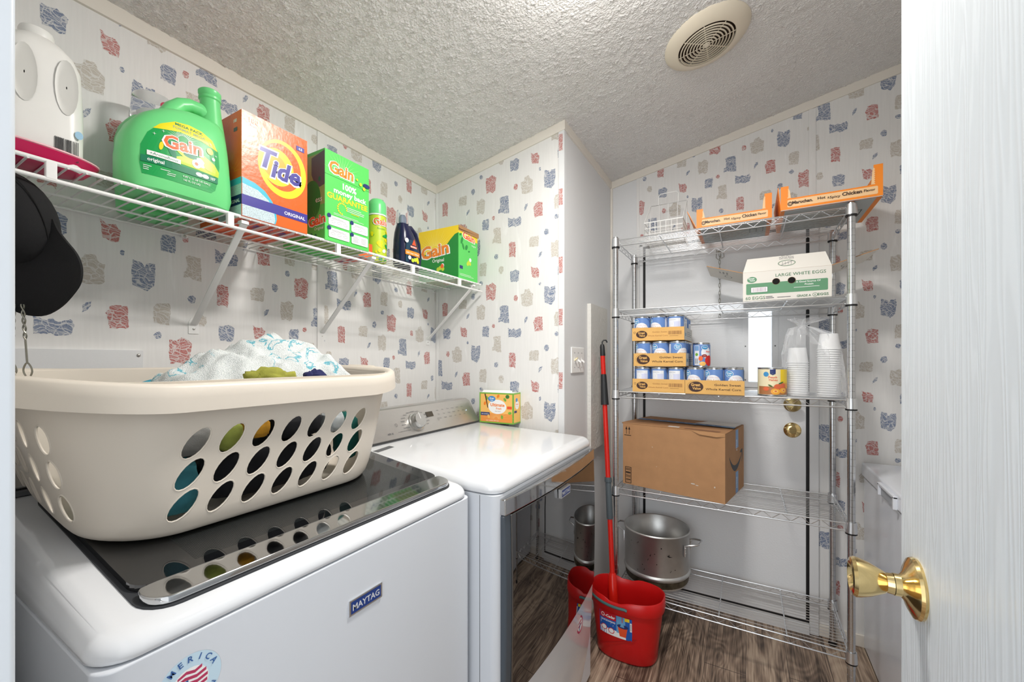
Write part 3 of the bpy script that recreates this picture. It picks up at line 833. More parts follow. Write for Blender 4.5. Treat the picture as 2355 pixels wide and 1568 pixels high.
# ------------------------------------------------------------------ laundry basket
BEIGE = mat('beige_plastic', (216, 207, 194), 0.38, vary=(3, 0.04), bump=(90, 0.0001))
BC = Vector((-.970, .475, 0)); BZ = 1.0385
bask = thing('laundry_basket', 'beige plastic laundry basket full of clothes on the washer lid', 'laundry basket', (BC.x, BC.y, BZ))
def bl(z):   # half sizes of the body at height z
    t = z / .235; e = t ** .8
    return .176 + .030 * e, .266 + .062 * e, .120 + .03 * e
def tilt(v):
    k = .140 * (1 - max(0, v.z) / .30)     # floor of the basket lies on the sloping lid, rim nearly level
    return Vector((v.x, v.y, v.z - k * v.x))
def bloop(z, off=0.0, n=14):
    hx, hy, r = bl(z); return [(p[0], p[1], z) for p in rrect(0, 0, hx + off, hy + off, r + off, n)]
loops = []
hx, hy, r = bl(0)
for ins, z in ((.030, 0), (.018, .001), (.008, .006), (.002, .014)):
    loops.append([(p[0], p[1], z) for p in rrect(0, 0, hx - ins + .004, hy - ins + .004, max(.03, r - ins), 14)])
for z in (.03, .06, .09, .12, .15, .18, .21, .225, .235): loops.append(bloop(z))
m = MB().loft(loops, BEIGE, True, False)
body = m.build('body', bask, solid=.003)
cut = MB(); lipg = []
def newlip():
    lipg.append(MB()); return lipg[-1]
holes = []
for rz in (.142, .096, .050):
    for i in range(7): holes.append(('x', -.152 + i * .0535 + (.142 - rz) * -.14, rz, .0275, .0140, .85))
for i, th in enumerate((-1, -1, -1, 4, 22)):
    for rz in (.160, .110, .060):
        if th < 0: holes.append(('y', -.085 + i * .046, rz, .020, .0100, PI / 2))
        else: holes.append(('c', math.radians(th), rz - .004 * (i - 3), .021, .0105, PI / 2))
for i in range(4):
    for rz in (.150, .100): holes.append(('Y', -.12 + i * .05, rz, .022, .012, PI / 2))
for ax, a, z, r1, r2, rot in holes:
    hx, hy, rr = bl(z); pts = []; n = 18
    for q in range(n):
        t = 2 * PI * q / n; u = r1 * math.cos(t); w = r2 * math.sin(t)
        pts.append((a + u * math.cos(rot) - w * math.sin(rot), z + u * math.sin(rot) + w * math.cos(rot)))
    def fx(yy, zz):
        hx_, hy_, r_ = bl(zz); q_ = max(0, abs(yy) - (hy_ - r_)); return hx_ - r_ + math.sqrt(max(0, r_ * r_ - q_ * q_))
    if ax == 'c':
        Cx, Cy = hx - rr, -(hy - rr); nx_, ny_ = math.sin(a), -math.cos(a)
        k0 = len(cut.v); P2 = [(p[0] - a, p[1]) for p in pts]
        cut.prism(P2, 0, rr - .05, rr + .04, BEIGE)
        cut.v[k0:] = [(Cx + nx_ * v[0] - ny_ * v[1], Cy + ny_ * v[0] + nx_ * v[1], v[2]) for v in cut.v[k0:]]
        def cs(u, zz):
            r_ = bl(zz)[2]; t_ = a + u / r_; h_ = bl(zz); return (h_[0] - r_ + (r_ + .0008) * math.sin(t_), -(h_[1] - r_) - (r_ + .0008) * math.cos(t_), zz)
        newlip().tube([cs(u, zz) for u, zz in P2], .0014, BEIGE, 6, True)
    elif ax == 'x':
        cut.prism(pts, 0, hx - .05, hx + .04, BEIGE); newlip().tube([(fx(*p) + .0008, p[0], p[1]) for p in pts], .0014, BEIGE, 6, True)
    elif ax == 'y':
        cut.prism(pts, 1, -hy - .04, -hy + .05, BEIGE); newlip().tube([(p[0], -bl(p[1])[1] - .0012, p[1]) for p in pts], .0020, BEIGE, 6, True)
    else:
        cut.prism(pts, 1, hy - .05, hy + .04, BEIGE); newlip().tube([(p[0], bl(p[1])[1] + .0012, p[1]) for p in pts], .0020, BEIGE, 6, True)
cutter = cut.build('cutter', bask)
bm_ = body.modifiers.new('holes', 'BOOLEAN'); bm_.operation = 'DIFFERENCE'; bm_.object = cutter; bm_.solver = 'EXACT'
bpy.context.view_layer.update()
bake(body)
bpy.data.objects.remove(cutter)
body.data.set_sharp_from_angle(angle=math.radians(38))
body.modifiers.new('wn', 'WEIGHTED_NORMAL').keep_sharp = True
for v in body.data.vertices: v.co = tilt(v.co)

for l_ in lipg: l_.xf(tilt).build('hole_rim', bask)
# rolled rim with a downturned lip
loops = []
for off, z in ((-.002, .226), (.001, .236), (.008, .2415), (.016, .2410), (.0215, .236), (.0235, .222), (.0245, .202), (.0230, .202), (.0205, .232), (.009, .2385), (.0, .233)):
    loops.append([(p[0], p[1], z) for p in [(q[0], q[1]) for q in bloop(.230, off)]])
m = MB().loft(loops, BEIGE, False, False)
def rimshape(v):
    v = tilt(v)
    e = max(0.0, abs(v.y) - .20) / .14
    return Vector((v.x, v.y, v.z - .010 * math.sin(PI * min(1, abs(v.y) / .34)) * (1 if v.x > 0 else .3) + .004 * e))
m.xf(rimshape).build('rim', bask, angle=60)
for s in (-1, 1):
    MB().tube([(-.07, s * .335, .230), (-.05, s * .341, .241), (.05, s * .341, .241), (.07, s * .335, .230)], .007, BEIGE, 8).xf(tilt).build('handle', bask)

# ------------------------------------------------------------------ clothes in the basket
def cloth_blob(name, label, c, s, m, seed, amp=.25, cat='clothes', group=None, ex=.6):
    mb = MB(); n = 26; k = 34; vs = []; fs = []
    off = Vector((seed * 3.1, seed * 1.7, seed * .9))
    for i in range(n + 1):
        ph = PI * i / n
        for j in range(k):
            th = 2 * PI * j / k
            d = Vector((math.sin(ph) * math.cos(th), math.sin(ph) * math.sin(th), math.cos(ph)))
            q = Vector([math.copysign(abs(x) ** ex, x) for x in d]) 
            f = 1 + amp * noise.noise(d * 1.9 + off) + amp * .45 * noise.noise(d * 5 + off) - amp * .5 * abs(noise.noise(d * 3.2 - off))
            vs.append((q.x * s[0] * f, q.y * s[1] * f, q.z * s[2] * f))
    for i in range(n):
        for j in range(k): fs.append((i * k + j, i * k + (j + 1) % k, (i + 1) * k + (j + 1) % k, (i + 1) * k + j))
    mb.add(vs, fs, m, True)
    o = mb.build(name, loc=c, angle=180)
    o['label'] = label; o['category'] = cat
    if group: o['group'] = group
    return o
CL = {k: mat('cloth_' + k, v, 0.9, vary=(40, 0.18), bump=(500, 0.0006)) for k, v in {
    'black': (24, 25, 30), 'teal': (66, 138, 152), 'olive': (150, 150, 62), 'lime': (148, 158, 74), 'grey': (128, 128, 126), 'navy': (34, 38, 84), 'mustard': (206, 150, 44), 'green': (20, 92, 84), 'white': (196, 202, 204)}.items()}
X0 = -.800
cloth_blob('black_trousers', 'crumpled black trousers behind the middle holes of the laundry basket', (X0 - .062, .490, 1.086), (.040, .135, .048), CL['black'], 1, .1, 'trousers')
cloth_blob('teal_towel', 'teal towel behind the left front holes of the laundry basket', (X0 - .055, .318, 1.086), (.036, .036, .048), CL['teal'], 2, .1, 'towel')
cloth_blob('grey_shirt', 'grey shirt behind the top left front hole of the basket', (X0 - .048, .336, 1.160), (.036, .033, .026), CL['grey'], 3, .1, 'shirt')
cloth_blob('olive_shirt', 'olive green shirt behind the second hole of the basket top row', (X0 - .034, .396, 1.160), (.028, .022, .026), CL['lime'], 4, .1, 'shirt')
cloth_blob('mustard_cloth', 'mustard yellow cloth behind the third hole of the basket top row', (X0 - .030, .446, 1.168), (.024, .020, .018), CL['mustard'], 5, .1, 'cloth')
cloth_blob('black_shirt', 'black shirt behind the fourth and fifth holes of the basket top row', (X0 - .045, .535, 1.160), (.034, .055, .024), CL['black'], 12, .1, 'shirt')
cloth_blob('white_sock', 'white sock behind the sixth hole of the basket top row', (X0 - .040, .622, 1.158), (.026, .022, .024), CL['white'], 6, .1, 'sock')
cloth_blob('green_cloth', 'dark green cloth behind the last holes of the basket front', (X0 - .060, .676, 1.115), (.030, .024, .056), CL['green'], 7, .1, 'cloth')
cloth_blob('blue_towel', 'blue towel behind the holes of the basket left end', (-.98, .265, 1.125), (.090, .026, .050), CL['teal'], 8, .1, 'towel')
cloth_blob('clothes_pile', 'grey clothes filling the middle of the basket under the towel', (-1.00, .48, 1.155), (.090, .17, .085), CL['grey'], 9, .35, 'clothes', None, .85)
cloth_blob('olive_towel', 'olive green towel peeking out below the white patterned towel', (-.822, .478, 1.245), (.027, .052, .036), CL['olive'], 10, .35, 'towel', None, .9)
cloth_blob('navy_cloth', 'navy cloth in the fold of the white patterned towel', (-.818, .566, 1.252), (.020, .024, .028), CL['navy'], 11, .35, 'cloth', None, .9)
# white towel with turquoise print
g = NT('towel_print', 0.95)
v = g.mapping((1, 1, 1))
n1 = g.noise(v, 16, 2, 2.2)
band = g.ramp(n1, [(0.555, (0, 0, 0)), (0.575, (1, 1, 1)), (0.615, (1, 1, 1)), (0.635, (0, 0, 0))])
area = g.ramp(g.noise(g.mapping((1, 1, 1), (3.3, 1.2, 0)), 5.5, 1), [(0.50, (0, 0, 0)), (0.56, (1, 1, 1))])
fz = g.noise(v, 500, 2)
c = g.mix(g.math('MULTIPLY', band, area), g.ramp(fz, [(0.3, rgb(196, 202, 202)), (0.7, rgb(230, 233, 232))]), g.ramp(fz, [(0.3, rgb(60, 150, 172)), (0.75, rgb(150, 206, 214))]))
g.color(c); g.bump(fz, 0.003, 0.8)
TOWEL = g.m
HEM = mat('towel_hem', (60, 146, 168), 0.95, bump=(500, 0.002))
m = MB(); nx, ny = 44, 72; vs = []; fs = []
def towz(u, w):   # u 0 back..1 front, w 0 left..1 right
    K = [(0, 0), (.12, .30), (.35, .68), (.55, .90), (.75, 1.0), (.88, .93), (.96, .60), (1.001, 0)]
    for (a, b), (c_, d) in zip(K, K[1:]):
        if a <= w <= c_: rz = b + (d - b) * (3 * ((w - a) / (c_ - a)) ** 2 - 2 * ((w - a) / (c_ - a)) ** 3); break
    pr = math.sin(PI * min(1, max(0, u * .80 + .17))) ** .6
    f = noise.noise(Vector((u * 2.6, w * 3.4, 1.7))) * .016 - abs(noise.noise(Vector((u * 3 + w * 5, w * 2 - u * 4, 5)))) * .030 - abs(noise.noise(Vector((u * 2 - w * 6, 1, w * 3)))) * .014
    return .122 * rz * pr + f * (.4 + rz)
for i in range(nx + 1):
    for j in range(ny + 1):
        u = i / nx; w = j / ny
        x = -1.100 + .255 * u + .02 * noise.noise(Vector((w * 4, 2, u * 2))); y = .350 + .320 * w + .035 * (u - .5) + .02 * noise.noise(Vector((u * 4, 7, w * 3)))
        z = towz(u, w)
        if w > .80: x += (w - .80) * .1
        vs.append((x, y, 1.238 + z))
for i in range(nx):
    for j in range(ny): fs.append((i * (ny + 1) + j, i * (ny + 1) + j + 1, (i + 1) * (ny + 1) + j + 1, (i + 1) * (ny + 1) + j))
m.add(vs, fs, TOWEL, True)
tw = m.build('bath_towel', angle=180, solid=.006, label='white towel with turquoise print draped over the laundry basket', category='towel')
m = MB(); m.tube([tuple(Vector(vs[2 * (ny + 1) + j]) + Vector((0, 0, .004))) for j in range(1, ny - 20)], .0065, HEM, 8)
m.build('hem', tw)

# ------------------------------------------------------------------ wire shelf on the left wall
SHX, SHZ = -1.124, 1.668       # front edge, deck height (top of wires)
SY0, SY1 = .095, 1.662
sh = thing('wall_shelf', 'white wire shelf on the left wall holding the detergents', 'shelf', (XL, .9, SHZ))
SO = Vector((XL, .9, SHZ))
def sp(mb): return mb.xf(lambda v: v - SO)
m = MB()
n = 62
for i in range(n):
    y = SY0 + .012 + (SY1 - SY0 - .024) * i / (n - 1)
    m.tube([(XL + .006, y, SHZ - .0017), (SHX, y, SHZ - .0017), (SHX + .0065, y, SHZ - .004)], .0019, WIREWHITE, 6)
for x in (XL + .006, XL + .105, XL + .200): m.rod((x, SY0, SHZ - .0052), (x, SY1, SHZ - .0052), .0028, WIREWHITE, 8)
sp(m).build('wire_deck', sh)
m = MB(); m.rod((SHX + .001, SY0, SHZ + .0002), (SHX + .001, SY1, SHZ + .0002), .0042, WIREWHITE, 10); sp(m).build('upper_rail', sh)
m = MB(); m.rod((SHX + .006, SY0, SHZ - .034), (SHX + .006, SY1, SHZ - .034), .0042, WIREWHITE, 10); sp(m).build('lower_rail', sh)
for y in (.236, .540, .852, 1.187, 1.485):
    sp(MB().box(SHX - .0015, SHX + .0105, y - .0075, y + .0075, SHZ - .034, SHZ - .001, WIREWHITE)).build('rail_link', sh, bevel=.002)
for y in (.578, 1.000, 1.606):
    m = MB(); a = Vector((SHX - .006, y, SHZ - .014)); b = Vector((XL + .004, y + .008, 1.408))
    d = (b - a).normalized(); s_ = Vector((0, 1, 0)); u = d.cross(s_)
    w = .0085; vs = []
    for P in (a, b):
        for (p, q) in ((-w, 0), (w, 0), (w, .004), (.004, .0045), (-.004, .0045), (-w, .004)): vs.append(P + s_ * p + u * q)
    m.add(vs, [(5, 4, 3, 2, 1, 0), (6, 7, 8, 9, 10, 11)] + [(i, (i + 1) % 6, 6 + (i + 1) % 6, 6 + i) for i in range(6)], WIREWHITE)
    m.box(SHX - .018, SHX + .001, y - .009, y + .009, SHZ - .016, SHZ - .008, WIREWHITE)
    br = sp(m).build('bracket', sh)
    m = MB(); m.prism([(y + .008 - .013, 1.378), (y + .008 + .013, 1.378), (y + .008 + .013, 1.412), (y + .008 + .006, 1.424), (y + .008 - .006, 1.424), (y + .008 - .013, 1.412)], 0, XL + .0002, XL + .0022, WIREWHITE)
    m.ball((XL + .0025, y + .008, 1.392), .0035, SILVER, 5, .6, 1, 1)
    sp(m).build('bracket_foot', br)
for y in (.560, 1.035, 1.655):
    sp(MB().box(XL + .0002, XL + .012, y - .008, y + .008, SHZ - .014, SHZ - .004, WIREWHITE).ball((XL + .012, y, SHZ - .010), .004, SILVER, 5, .6, 1, 1)).build('wall_clip', sh, bevel=.002)

BOTZ = SHZ + .0008
PLW = mat('white_hdpe', (226, 225, 221), 0.35, vary=(12, 0.03))
GPL = mat('green_bottle_plastic', (112, 216, 134), 0.32, vary=(4, 0.04))
GDK = mat('label_green', (20, 160, 78), 0.35); GDK2 = mat('label_deep_green', (18, 128, 88), 0.35); LIME = mat('label_lime', (196, 216, 60), 0.35)
YL = mat('label_yellow', (236, 220, 20), 0.35); ORG = mat('label_orange', (238, 104, 44), 0.35); WH = mat('label_white', (246, 246, 244), 0.35)
CLEAR = mat('clear_plastic', (246, 248, 250), 0.08, trans=0.92, ior=1.12)
PKBTN = mat('red_button', (204, 74, 96), 0.4)

# white jug with a pinched grip
jug = thing('white_jug', 'white plastic jug with a recessed grip on the left end of the wire shelf', 'jug', (-1.255, .235, BOTZ))
m = MB(); loops = []
for z, hx, hy, r in ((0, .052, .052, .02), (.004, .056, .056, .024), (.10, .057, .057, .026), (.15, .056, .056, .028), (.20, .055, .055, .032), (.225, .048, .048, .034), (.242, .036, .036, .030), (.250, .027, .027, .025), (.252, .022, .022, .021)):
    loops.append([(p[0], p[1], z) for p in rrect(0, 0, hx, hy, r, 6)])
m.loft(loops, PLW, True, False)
p = Pen.plane(m, (.0575, 0, 0), (0, 1, 0), (0, 0, 1)); p.bars(.012, .015, .045, .055, 16, BLACK, 5); p.ell(.045, .070, .006, .008, mat('print_pale_blue', (150, 190, 215), 0.4), 12)
m.build('body', jug)
m = MB(); m.lathe([(.0235, .250), (.024, .262), (.022, .268), (.001, .269)], PLW, n=24); m.build('cap', jug)
m = MB(); 
for sy in (-1, 1):
    m.lathe([(.0008, .0002), (.010, .0006), (.0148, .0008), (.0162, .0014), (.0148, .0002)], mat('grip_shade_disc', (200, 199, 194), 0.4), (0, 0, 0), 20, 3.3, 1.0)  # flat discs, darker than the jug: shade of the grip hollows as colour
    k = len(m.v) // (1 if sy < 0 else 2)
    st = 0 if sy < 0 else k
    for i in range(st, len(m.v)):
        x, y, z = m.v[i]; m.v[i] = (.0568 + z, sy * .028 + y, .155 + x) if sy > 0 else (.0568 + z, -.026 + y, .155 + x)
m.build('grip_shade_disc', jug)
# fuchsia dish
FUCH = mat('fuchsia_plastic', (196, 24, 84), 0.3); PPINK = mat('pale_pink_rim', (232, 178, 186), 0.4)
m = MB(); m.lathe([(.001, .003), (.052, .003), (.066, .010), (.084, .030), (.087, .031), (.088, .028), (.070, .004), (.055, .0), (.001, 0)], FUCH, n=40, sx=.66, sy=1.22)
dish = m.build('oval_dish', loc=(-1.215, .238, BOTZ + .001), label='fuchsia oval plastic dish lying flat on the wire shelf under the jug', category='dish')
dish.location = (-1.19, .212, BOTZ); jug.location.z = BOTZ + .0055; jug.location.x = -1.205
MB().tube([(.0875 * .66 * math.cos(a), .0875 * 1.22 * math.sin(a), .031) for a in [2 * PI * i / 40 for i in range(40)]], .0022, PPINK, 6, True).build('rim', dish)

# big green detergent jug
bj = thing('detergent_jug', 'big green detergent jug with yellow topped label and open spout', 'detergent bottle', (-1.172, .452, BOTZ))
bj.scale = (.95, .90, 1.0)
LV = [(0, -.108, .098, .055), (.006, -.118, .110, .064), (.03, -.122, .116, .068), (.08, -.122, .113, .068), (.12, -.117, .110, .066), (.15, -.104, .107, .063), (.175, -.084, .104, .058), (.195, -.058, .100, .051), (.208, -.032, .096, .044), (.218, -.002, .090, .034), (.222, .020, .084, .022)]
def jl(z):
    for a, b in zip(LV, LV[1:]):
        if a[0] <= z <= b[0]:
            t = (z - a[0]) / (b[0] - a[0]); return [a[k] + (b[k] - a[k]) * t for k in (1, 2, 3)]
    return list(LV[-1][1:])
def sup(yc, hy, hx, z, n=44, e=3.2):
    out = []
    for i in range(n):
        a = 2 * PI * i / n; c, s_ = math.cos(a), math.sin(a)
        out.append((hx * math.copysign(abs(c) ** (2 / e), c), yc + hy * math.copysign(abs(s_) ** (2 / e), s_), z))
    return out
m = MB(); m.loft([sup((a + b) / 2, (b - a) / 2, hx, z) for z, a, b, hx in LV], GPL)
def jsurf(y, z):
    a, b, hx = jl(z); yc = (a + b) / 2; t = min(.999, abs(y - yc) / ((b - a) / 2)); return hx * (1 - t ** 3.2) ** (1 / 3.2)
def jf(a, b): return Vector((jsurf(a, b), a, b))
def jn(a, b):
    e = .002; du = jf(a + e, b) - jf(a - e, b); dv = jf(a, b + e) - jf(a, b - e); return du.cross(dv).normalized()
m.build('body', bj)
m = MB(); p = Pen(m, jf, jn, .00006, .0004)
def blob(pts, col, dens=.006):
    out = []
    for i in range(len(pts)):
        a = pts[i]; b = pts[(i + 1) % len(pts)]; q = max(1, int(math.hypot(b[0] - a[0], b[1] - a[1]) / dens))
        for t in range(q): out.append((a[0] + (b[0] - a[0]) * t / q, a[1] + (b[1] - a[1]) * t / q))
    # grid fill so that the label follows the curved bottle
    ca = sum(x[0] for x in out) / len(out); cb = sum(x[1] for x in out) / len(out); n = len(out); K = 7; vs = []; fs = []
    for k in range(K + 1):
        f = k / K
        for x in out: vs.append(p.P(ca + (x[0] - ca) * f, cb + (x[1] - cb) * f))
    for k in range(K):
        for i in range(n): fs.append((k * n + i, k * n + (i + 1) % n, (k + 1) * n + (i + 1) % n, (k + 1) * n + i))
    m.add(vs, fs, col); p.k += 2
blob([(-.098, .052), (-.094, .030), (.046, .030), (.056, .038), (.062, .06), (.068, .10), (.066, .135), (.052, .158), (.028, .170), (.0, .173), (-.030, .168), (-.060, .150), (-.084, .122), (-.096, .092)], GDK)
blob([(-.074, .135), (-.060, .150), (-.030, .168), (.0, .173), (.028, .170), (.052, .158), (.064, .136), (.03, .145), (-.02, .147)], YL)
p.text('MEGA PACK', .000, .1605, .0085, GDK2, bold=.025, fit=.060); p.text('FORMAT MEGA', .000, .1515, .0085, mat('label_grey_green', (150, 176, 140), 0.4), bold=.02, fit=.070)
p.rays(-.014, .128, .012, .038, 19, WH, .1, PI - .1, .04)
blob([(-.06, .075), (.0, .074), (.064, .072), (.066, .085), (.055, .10), (.03, .112), (.012, .098), (-.02, .092)], LIME)
for (a, b, q, w, c) in ((-.04, .098, .020, .007, GDK2), (-.02, .102, .018, .007, LIME), (.0, .100, .016, .006, GDK2), (-.06, .100, .010, .004, YL), (.022, .092, .008, .012, WH), (.038, .088, .008, .010, LIME), (.012, .086, .010, .010, WH), (.012, .086, .004, .004, ORG), (.044, .128, .008, .008, LIME), (.052, .112, .004, .004, WH)): p.ell(a, b, q, w, c, 16, rot=a * 30)
p.text('Gain', -.014, .1045, .040, WH, bold=.07, shear=.1, rot=.12, fit=.088); p.text('Gain', -.014, .1050, .040, ORG, bold=.03, shear=.1, rot=.12, fit=.080)
p.rect(-.086, .072, -.022, .082, WH, 8); p.text('+AromaBoost', -.054, .0745, .008, GDK2, fit=.054, shear=.2)
p.rect(-.096, .056, .062, .070, GDK2, 14); p.text('original', -.070, .060, .0105, WH, bold=.02); p.text('107', .050, .061, .0085, WH, bold=.02); p.ell(.018, .0635, .008, .0045, WH, 14); p.ell(.032, .0635, .008, .0045, WH, 14)
p.text('4.87 L (1.28 US GAL)', .012, .046, .006, WH, fit=.060); p.text('165 FL OZ LIQ', .002, .038, .006, WH, fit=.036); p.lines(-.092, .048, -.03, 3, .004, .0012, WH)
for (a, b) in ((-.072, .122), (.046, .146), (.058, .122), (-.055, .134)): p.poly([(a - .004, b), (a, b - .0008), (a, b - .004), (a + .0008, b), (a + .004, b), (a, b + .0008), (a, b + .004), (a - .0008, b)], WH)
m.build('label', bj)
m = MB(); m.lathe([(.034, .175), (.031, .20), (.026, .24), (.0235, .272), (.0235, .280), (.026, .283), (.026, .288), (.0235, .290), (.0265, .296), (.0265, .302), (.0235, .305), (.020, .304), (.018, .27)], GPL, (0, 0, 0), 32, cap0=False, cap1=False)
m.xf(lambda v: Vector((v.x, v.y + .079 - (v.z - .175) * .04, v.z))).build('spout', bj)
m = MB(); m.tube([(0, -.018, .198), (0, -.010, .221), (0, .006, .239), (0, .026, .248), (0, .048, .248), (0, .066, .240), (0, .076, .225)], [.026, .020, .017, .016, .017, .020, .026], GPL, 16); m.build('handle', bj)

# bottle with the clear dosing cap behind it
bb = thing('detergent_bottle', 'green detergent bottle with clear cap behind the big jug', 'detergent bottle', (-1.345, .466, BOTZ))
bb.scale.z = .955
m = MB(); m.loft([sup(0, hy, hx, z, 36, 2.8) for z, hy, hx in ((0, .060, .046), (.006, .070, .052), (.10, .074, .054), (.19, .074, .052), (.225, .066, .046), (.243, .056, .042), (.252, .050, .040), (.256, .047, .038))], GPL); m.build('body', bb)
m = MB(); m.lathe([(.046, .257), (.048, .261), (.043, .322), (.040, .328), (.001, .330)], CLEAR, n=28, cap0=False); m.build('cap', bb)
m = MB(); m.lathe([(.030, .257), (.030, .282), (.022, .290), (.001, .290)], WH, n=20, cap0=False); m.ball((.0455, .010, .297), .012, PKBTN, 8, .3, 1, 1); m.build('spout', bb)

# cartons
def carton(name, label, x0, y0, sx, sy, h, col, loc_z=BOTZ + .0006, cat='box'):
    """box with front face towards +X; returns (mesh builder, front pen, left pen (faces -Y)) and a finisher"""
    m = MB().box(-sx, 0, 0, sy, 0, h, col)
    pf = Pen.plane(m, (0, 0, 0), (0, 1, 0), (0, 0, 1)); pl = Pen.plane(m, (-sx, 0, 0), (1, 0, 0), (0, 0, 1))
    def fin(rotz=0.0): return m.build(name, loc=(x0, y0, loc_z), rotz=rotz, label=label, category=cat)
    return m, pf, pl, fin
TOR = mat('carton_orange', (242, 104, 40), 0.28, bump=(70, 0.0006)); TYE = mat('carton_yellow', (250, 222, 36), 0.3); TOR2 = mat('carton_light_orange', (248, 168, 40), 0.3)
PUR = mat('carton_violet_blue', (68, 62, 150), 0.3); TEAL = mat('carton_teal', (70, 188, 212), 0.3); POW = mat('carton_powder', (190, 208, 214), 0.4, vary=(400, 0.25))
m, pf, pl, fin = carton('detergent_carton', 'tall orange and yellow detergent carton between the green jug and the green carton', -1.117, .566, .215, .180, .272, TOR)
cx, cy = .118, .163
def clipell(p, a, b, ra, rb, mt, x0, x1, y0, y1):
    pts = []
    for i in range(48):
        t = 2 * PI * i / 48; pts.append((min(max(a + ra * math.cos(t), x0), x1), min(max(b + rb * math.sin(t), y0), y1)))
    p.fan(pts, mt)
clipell(pf, .108, .160, .068, .078, TYE, .002, .178, .01, .27); clipell(pf, .104, .164, .056, .064, TOR, .002, .178, .01, .27); clipell(pf, .092, .160, .046, .050, TYE, .002, .178, .01, .27); clipell(pf, .084, .160, .034, .034, TOR2, .002, .178, .01, .27)
pf.text('T', .068, .146, .075, WH, bold=.07, shear=.25); pf.text('T', .068, .148, .070, PUR, bold=.035, shear=.25)
pf.text('ide', .116, .128, .070, WH, bold=.07, shear=.22); pf.text('ide', .116, .130, .068, PUR, bold=.035, shear=.22)
pf.fan([(.001, .001), (.086, .001), (.090, .015), (.088, .035), (.078, .060), (.058, .082), (.034, .094), (.001, .100)], TEAL)
pf.fan([(.001, .001), (.083, .001), (.086, .012), (.082, .035), (.068, .060), (.040, .078), (.001, .084)], POW)
pf.rect(.0, .030, .180, .056, PUR); pf.text('ORIGINAL', .142, .037, .013, WH, bold=.015, fit=.062)
pf.text('180', .030, .248, .018, mat('print_cream', (250, 226, 190), 0.4), bold=.03); pf.text('loads', .030, .239, .009, WH)
pf.rect(.146, .232, .170, .245, PUR); pf.text('4.5', .158, .235, .009, WH, bold=.02)
pl.rect(.0, .030, .215, .056, mat('carton_navy', (22, 48, 100), 0.35)); pl.rect(.1, .056, .215, .083, POW); pl.rect(.1, .083, .215, .100, TEAL); pl.rect(.1, .001, .215, .030, POW)
pl.text('ORIGINAL', .176, .037, .013, WH, bold=.015, fit=.062); pl.text('180', .185, .246, .012, WH, bold=.02); pl.rect(.178, .222, .195, .232, GREYTXT); pl.rays(.17, .12, .01, .05, 9, TOR2, 0, PI, .08)
pb = Pen.plane(m, (-.215, 0, 0), (1, 0, 0), (0, 1, 0)); pb.nrm = lambda a, b: Vector((0, 0, -1))
pb.rect(.01, .01, .205, .170, REDT)
for i in range(4): pb.rect(.02, .02 + i * .037, .09, .045 + i * .037, TOR); pb.text('Tide', .15, .024 + i * .037, .022, PUR, bold=.03); pb.lines(.10, .05 + i * .037, .20, 2, .005, .002, WH, i)
fin()
CG = mat('carton_green', (92, 206, 96), 0.38); CGD = mat('carton_dark_green', (34, 140, 58), 0.38); CGL = mat('carton_olive_lime', (150, 178, 104), 0.4); GAINO = mat('carton_logo_orange', (244, 140, 48), 0.35)
m, pf, pl, fin = carton('detergent_carton', 'tall green carton with a money back guarantee print, right of the orange carton', -1.117, .804, .215, .168, .280, CG)
pf.rays(.064, .222, .02, .075, 15, mat('carton_pale_green', (190, 236, 170), 0.4), .1, PI - .1, .03)
pf.text('Gain', .060, .214, .052, WH, bold=.07, shear=.05, fit=.098); pf.text('Gain', .060, .215, .052, GAINO, bold=.03, shear=.05, fit=.090)
pf.rect(.0, .2035, .168, .2045, CGD)
pf.text('100%', .090, .176, .026, WH, bold=.04); pf.text('money back', .094, .156, .022, WH, bold=.03, fit=.126); pf.text('GUARANTEE', .084, .134, .024, YEL, bold=.03, fit=.154)
for i in range(12):
    a = i * .42; pf.ell(.062 + .017 * math.cos(a), .112 + .017 * math.sin(a), .0028, .0028, YEL, 10)
pf.lines(.080, .121, .150, 3, .0055, .0016, WH); pf.lines(.095, .105, .135, 1, .005, .0018, YEL); pf.lines(.03, .090, .150, 2, .004, .001, WH)
for (a0, b0, a1, b1) in ((.012, .050, .088, .080), (.096, .050, .162, .080), (.012, .012, .088, .042), (.096, .012, .162, .042)):
    pf.poly(rrect((a0 + a1) / 2, (b0 + b1) / 2, (a1 - a0) / 2, (b1 - b0) / 2, .004, 4), WH)
    pf.ell(a0 + .002, b1 - .002, .007, .007, NVY, 14)
    for k in range(3):
        q = a0 + (a1 - a0) * (.2 + .3 * k)
        if b0 > .03 or a0 < .05: pf.ring(q, b0 + .012, .008, .004, .0008, GREYTXT, 14)
    if b0 < .03 and a0 > .05: pf.lines(a0 + .006, b1 - .008, a1 - .036, 5, .004, .001, GREYTXT); pf.lines(a0 + .038, b1 - .008, a1 - .004, 5, .004, .001, GREYTXT, 4)
    else: pf.lines(a0 + .012, b1 - .007, a1 - .01, 2, .003, .0008, GREYTXT)
pf.ell(.156, .218, .014, .007, NVY, 18)
for (a, b, q) in ((.118, .226, .004), (.132, .215, .006), (.146, .205, .006)): pf.ell(a, b, q, q, LIME, 12)
pl.rect(.0, .11, .215, .27, CGL); pl.fan([(.215, .17), (.19, .165), (.165, .18), (.15, .21), (.15, .262), (.215, .275)], GREYTXT); pl.ell(.150, .130, .045, .062, CGD, 30); pl.text('ess', .186, .120, .026, WH)
pl.rays(.18, .06, .01, .055, 13, CGL, 0, PI, .05); pl.text('Gain', .178, .050, .040, WH, bold=.07, fit=.088, rot=.08); pl.text('Gain', .178, .051, .040, ORG, bold=.03, fit=.080, rot=.08); pl.text('Original', .186, .034, .014, WH)
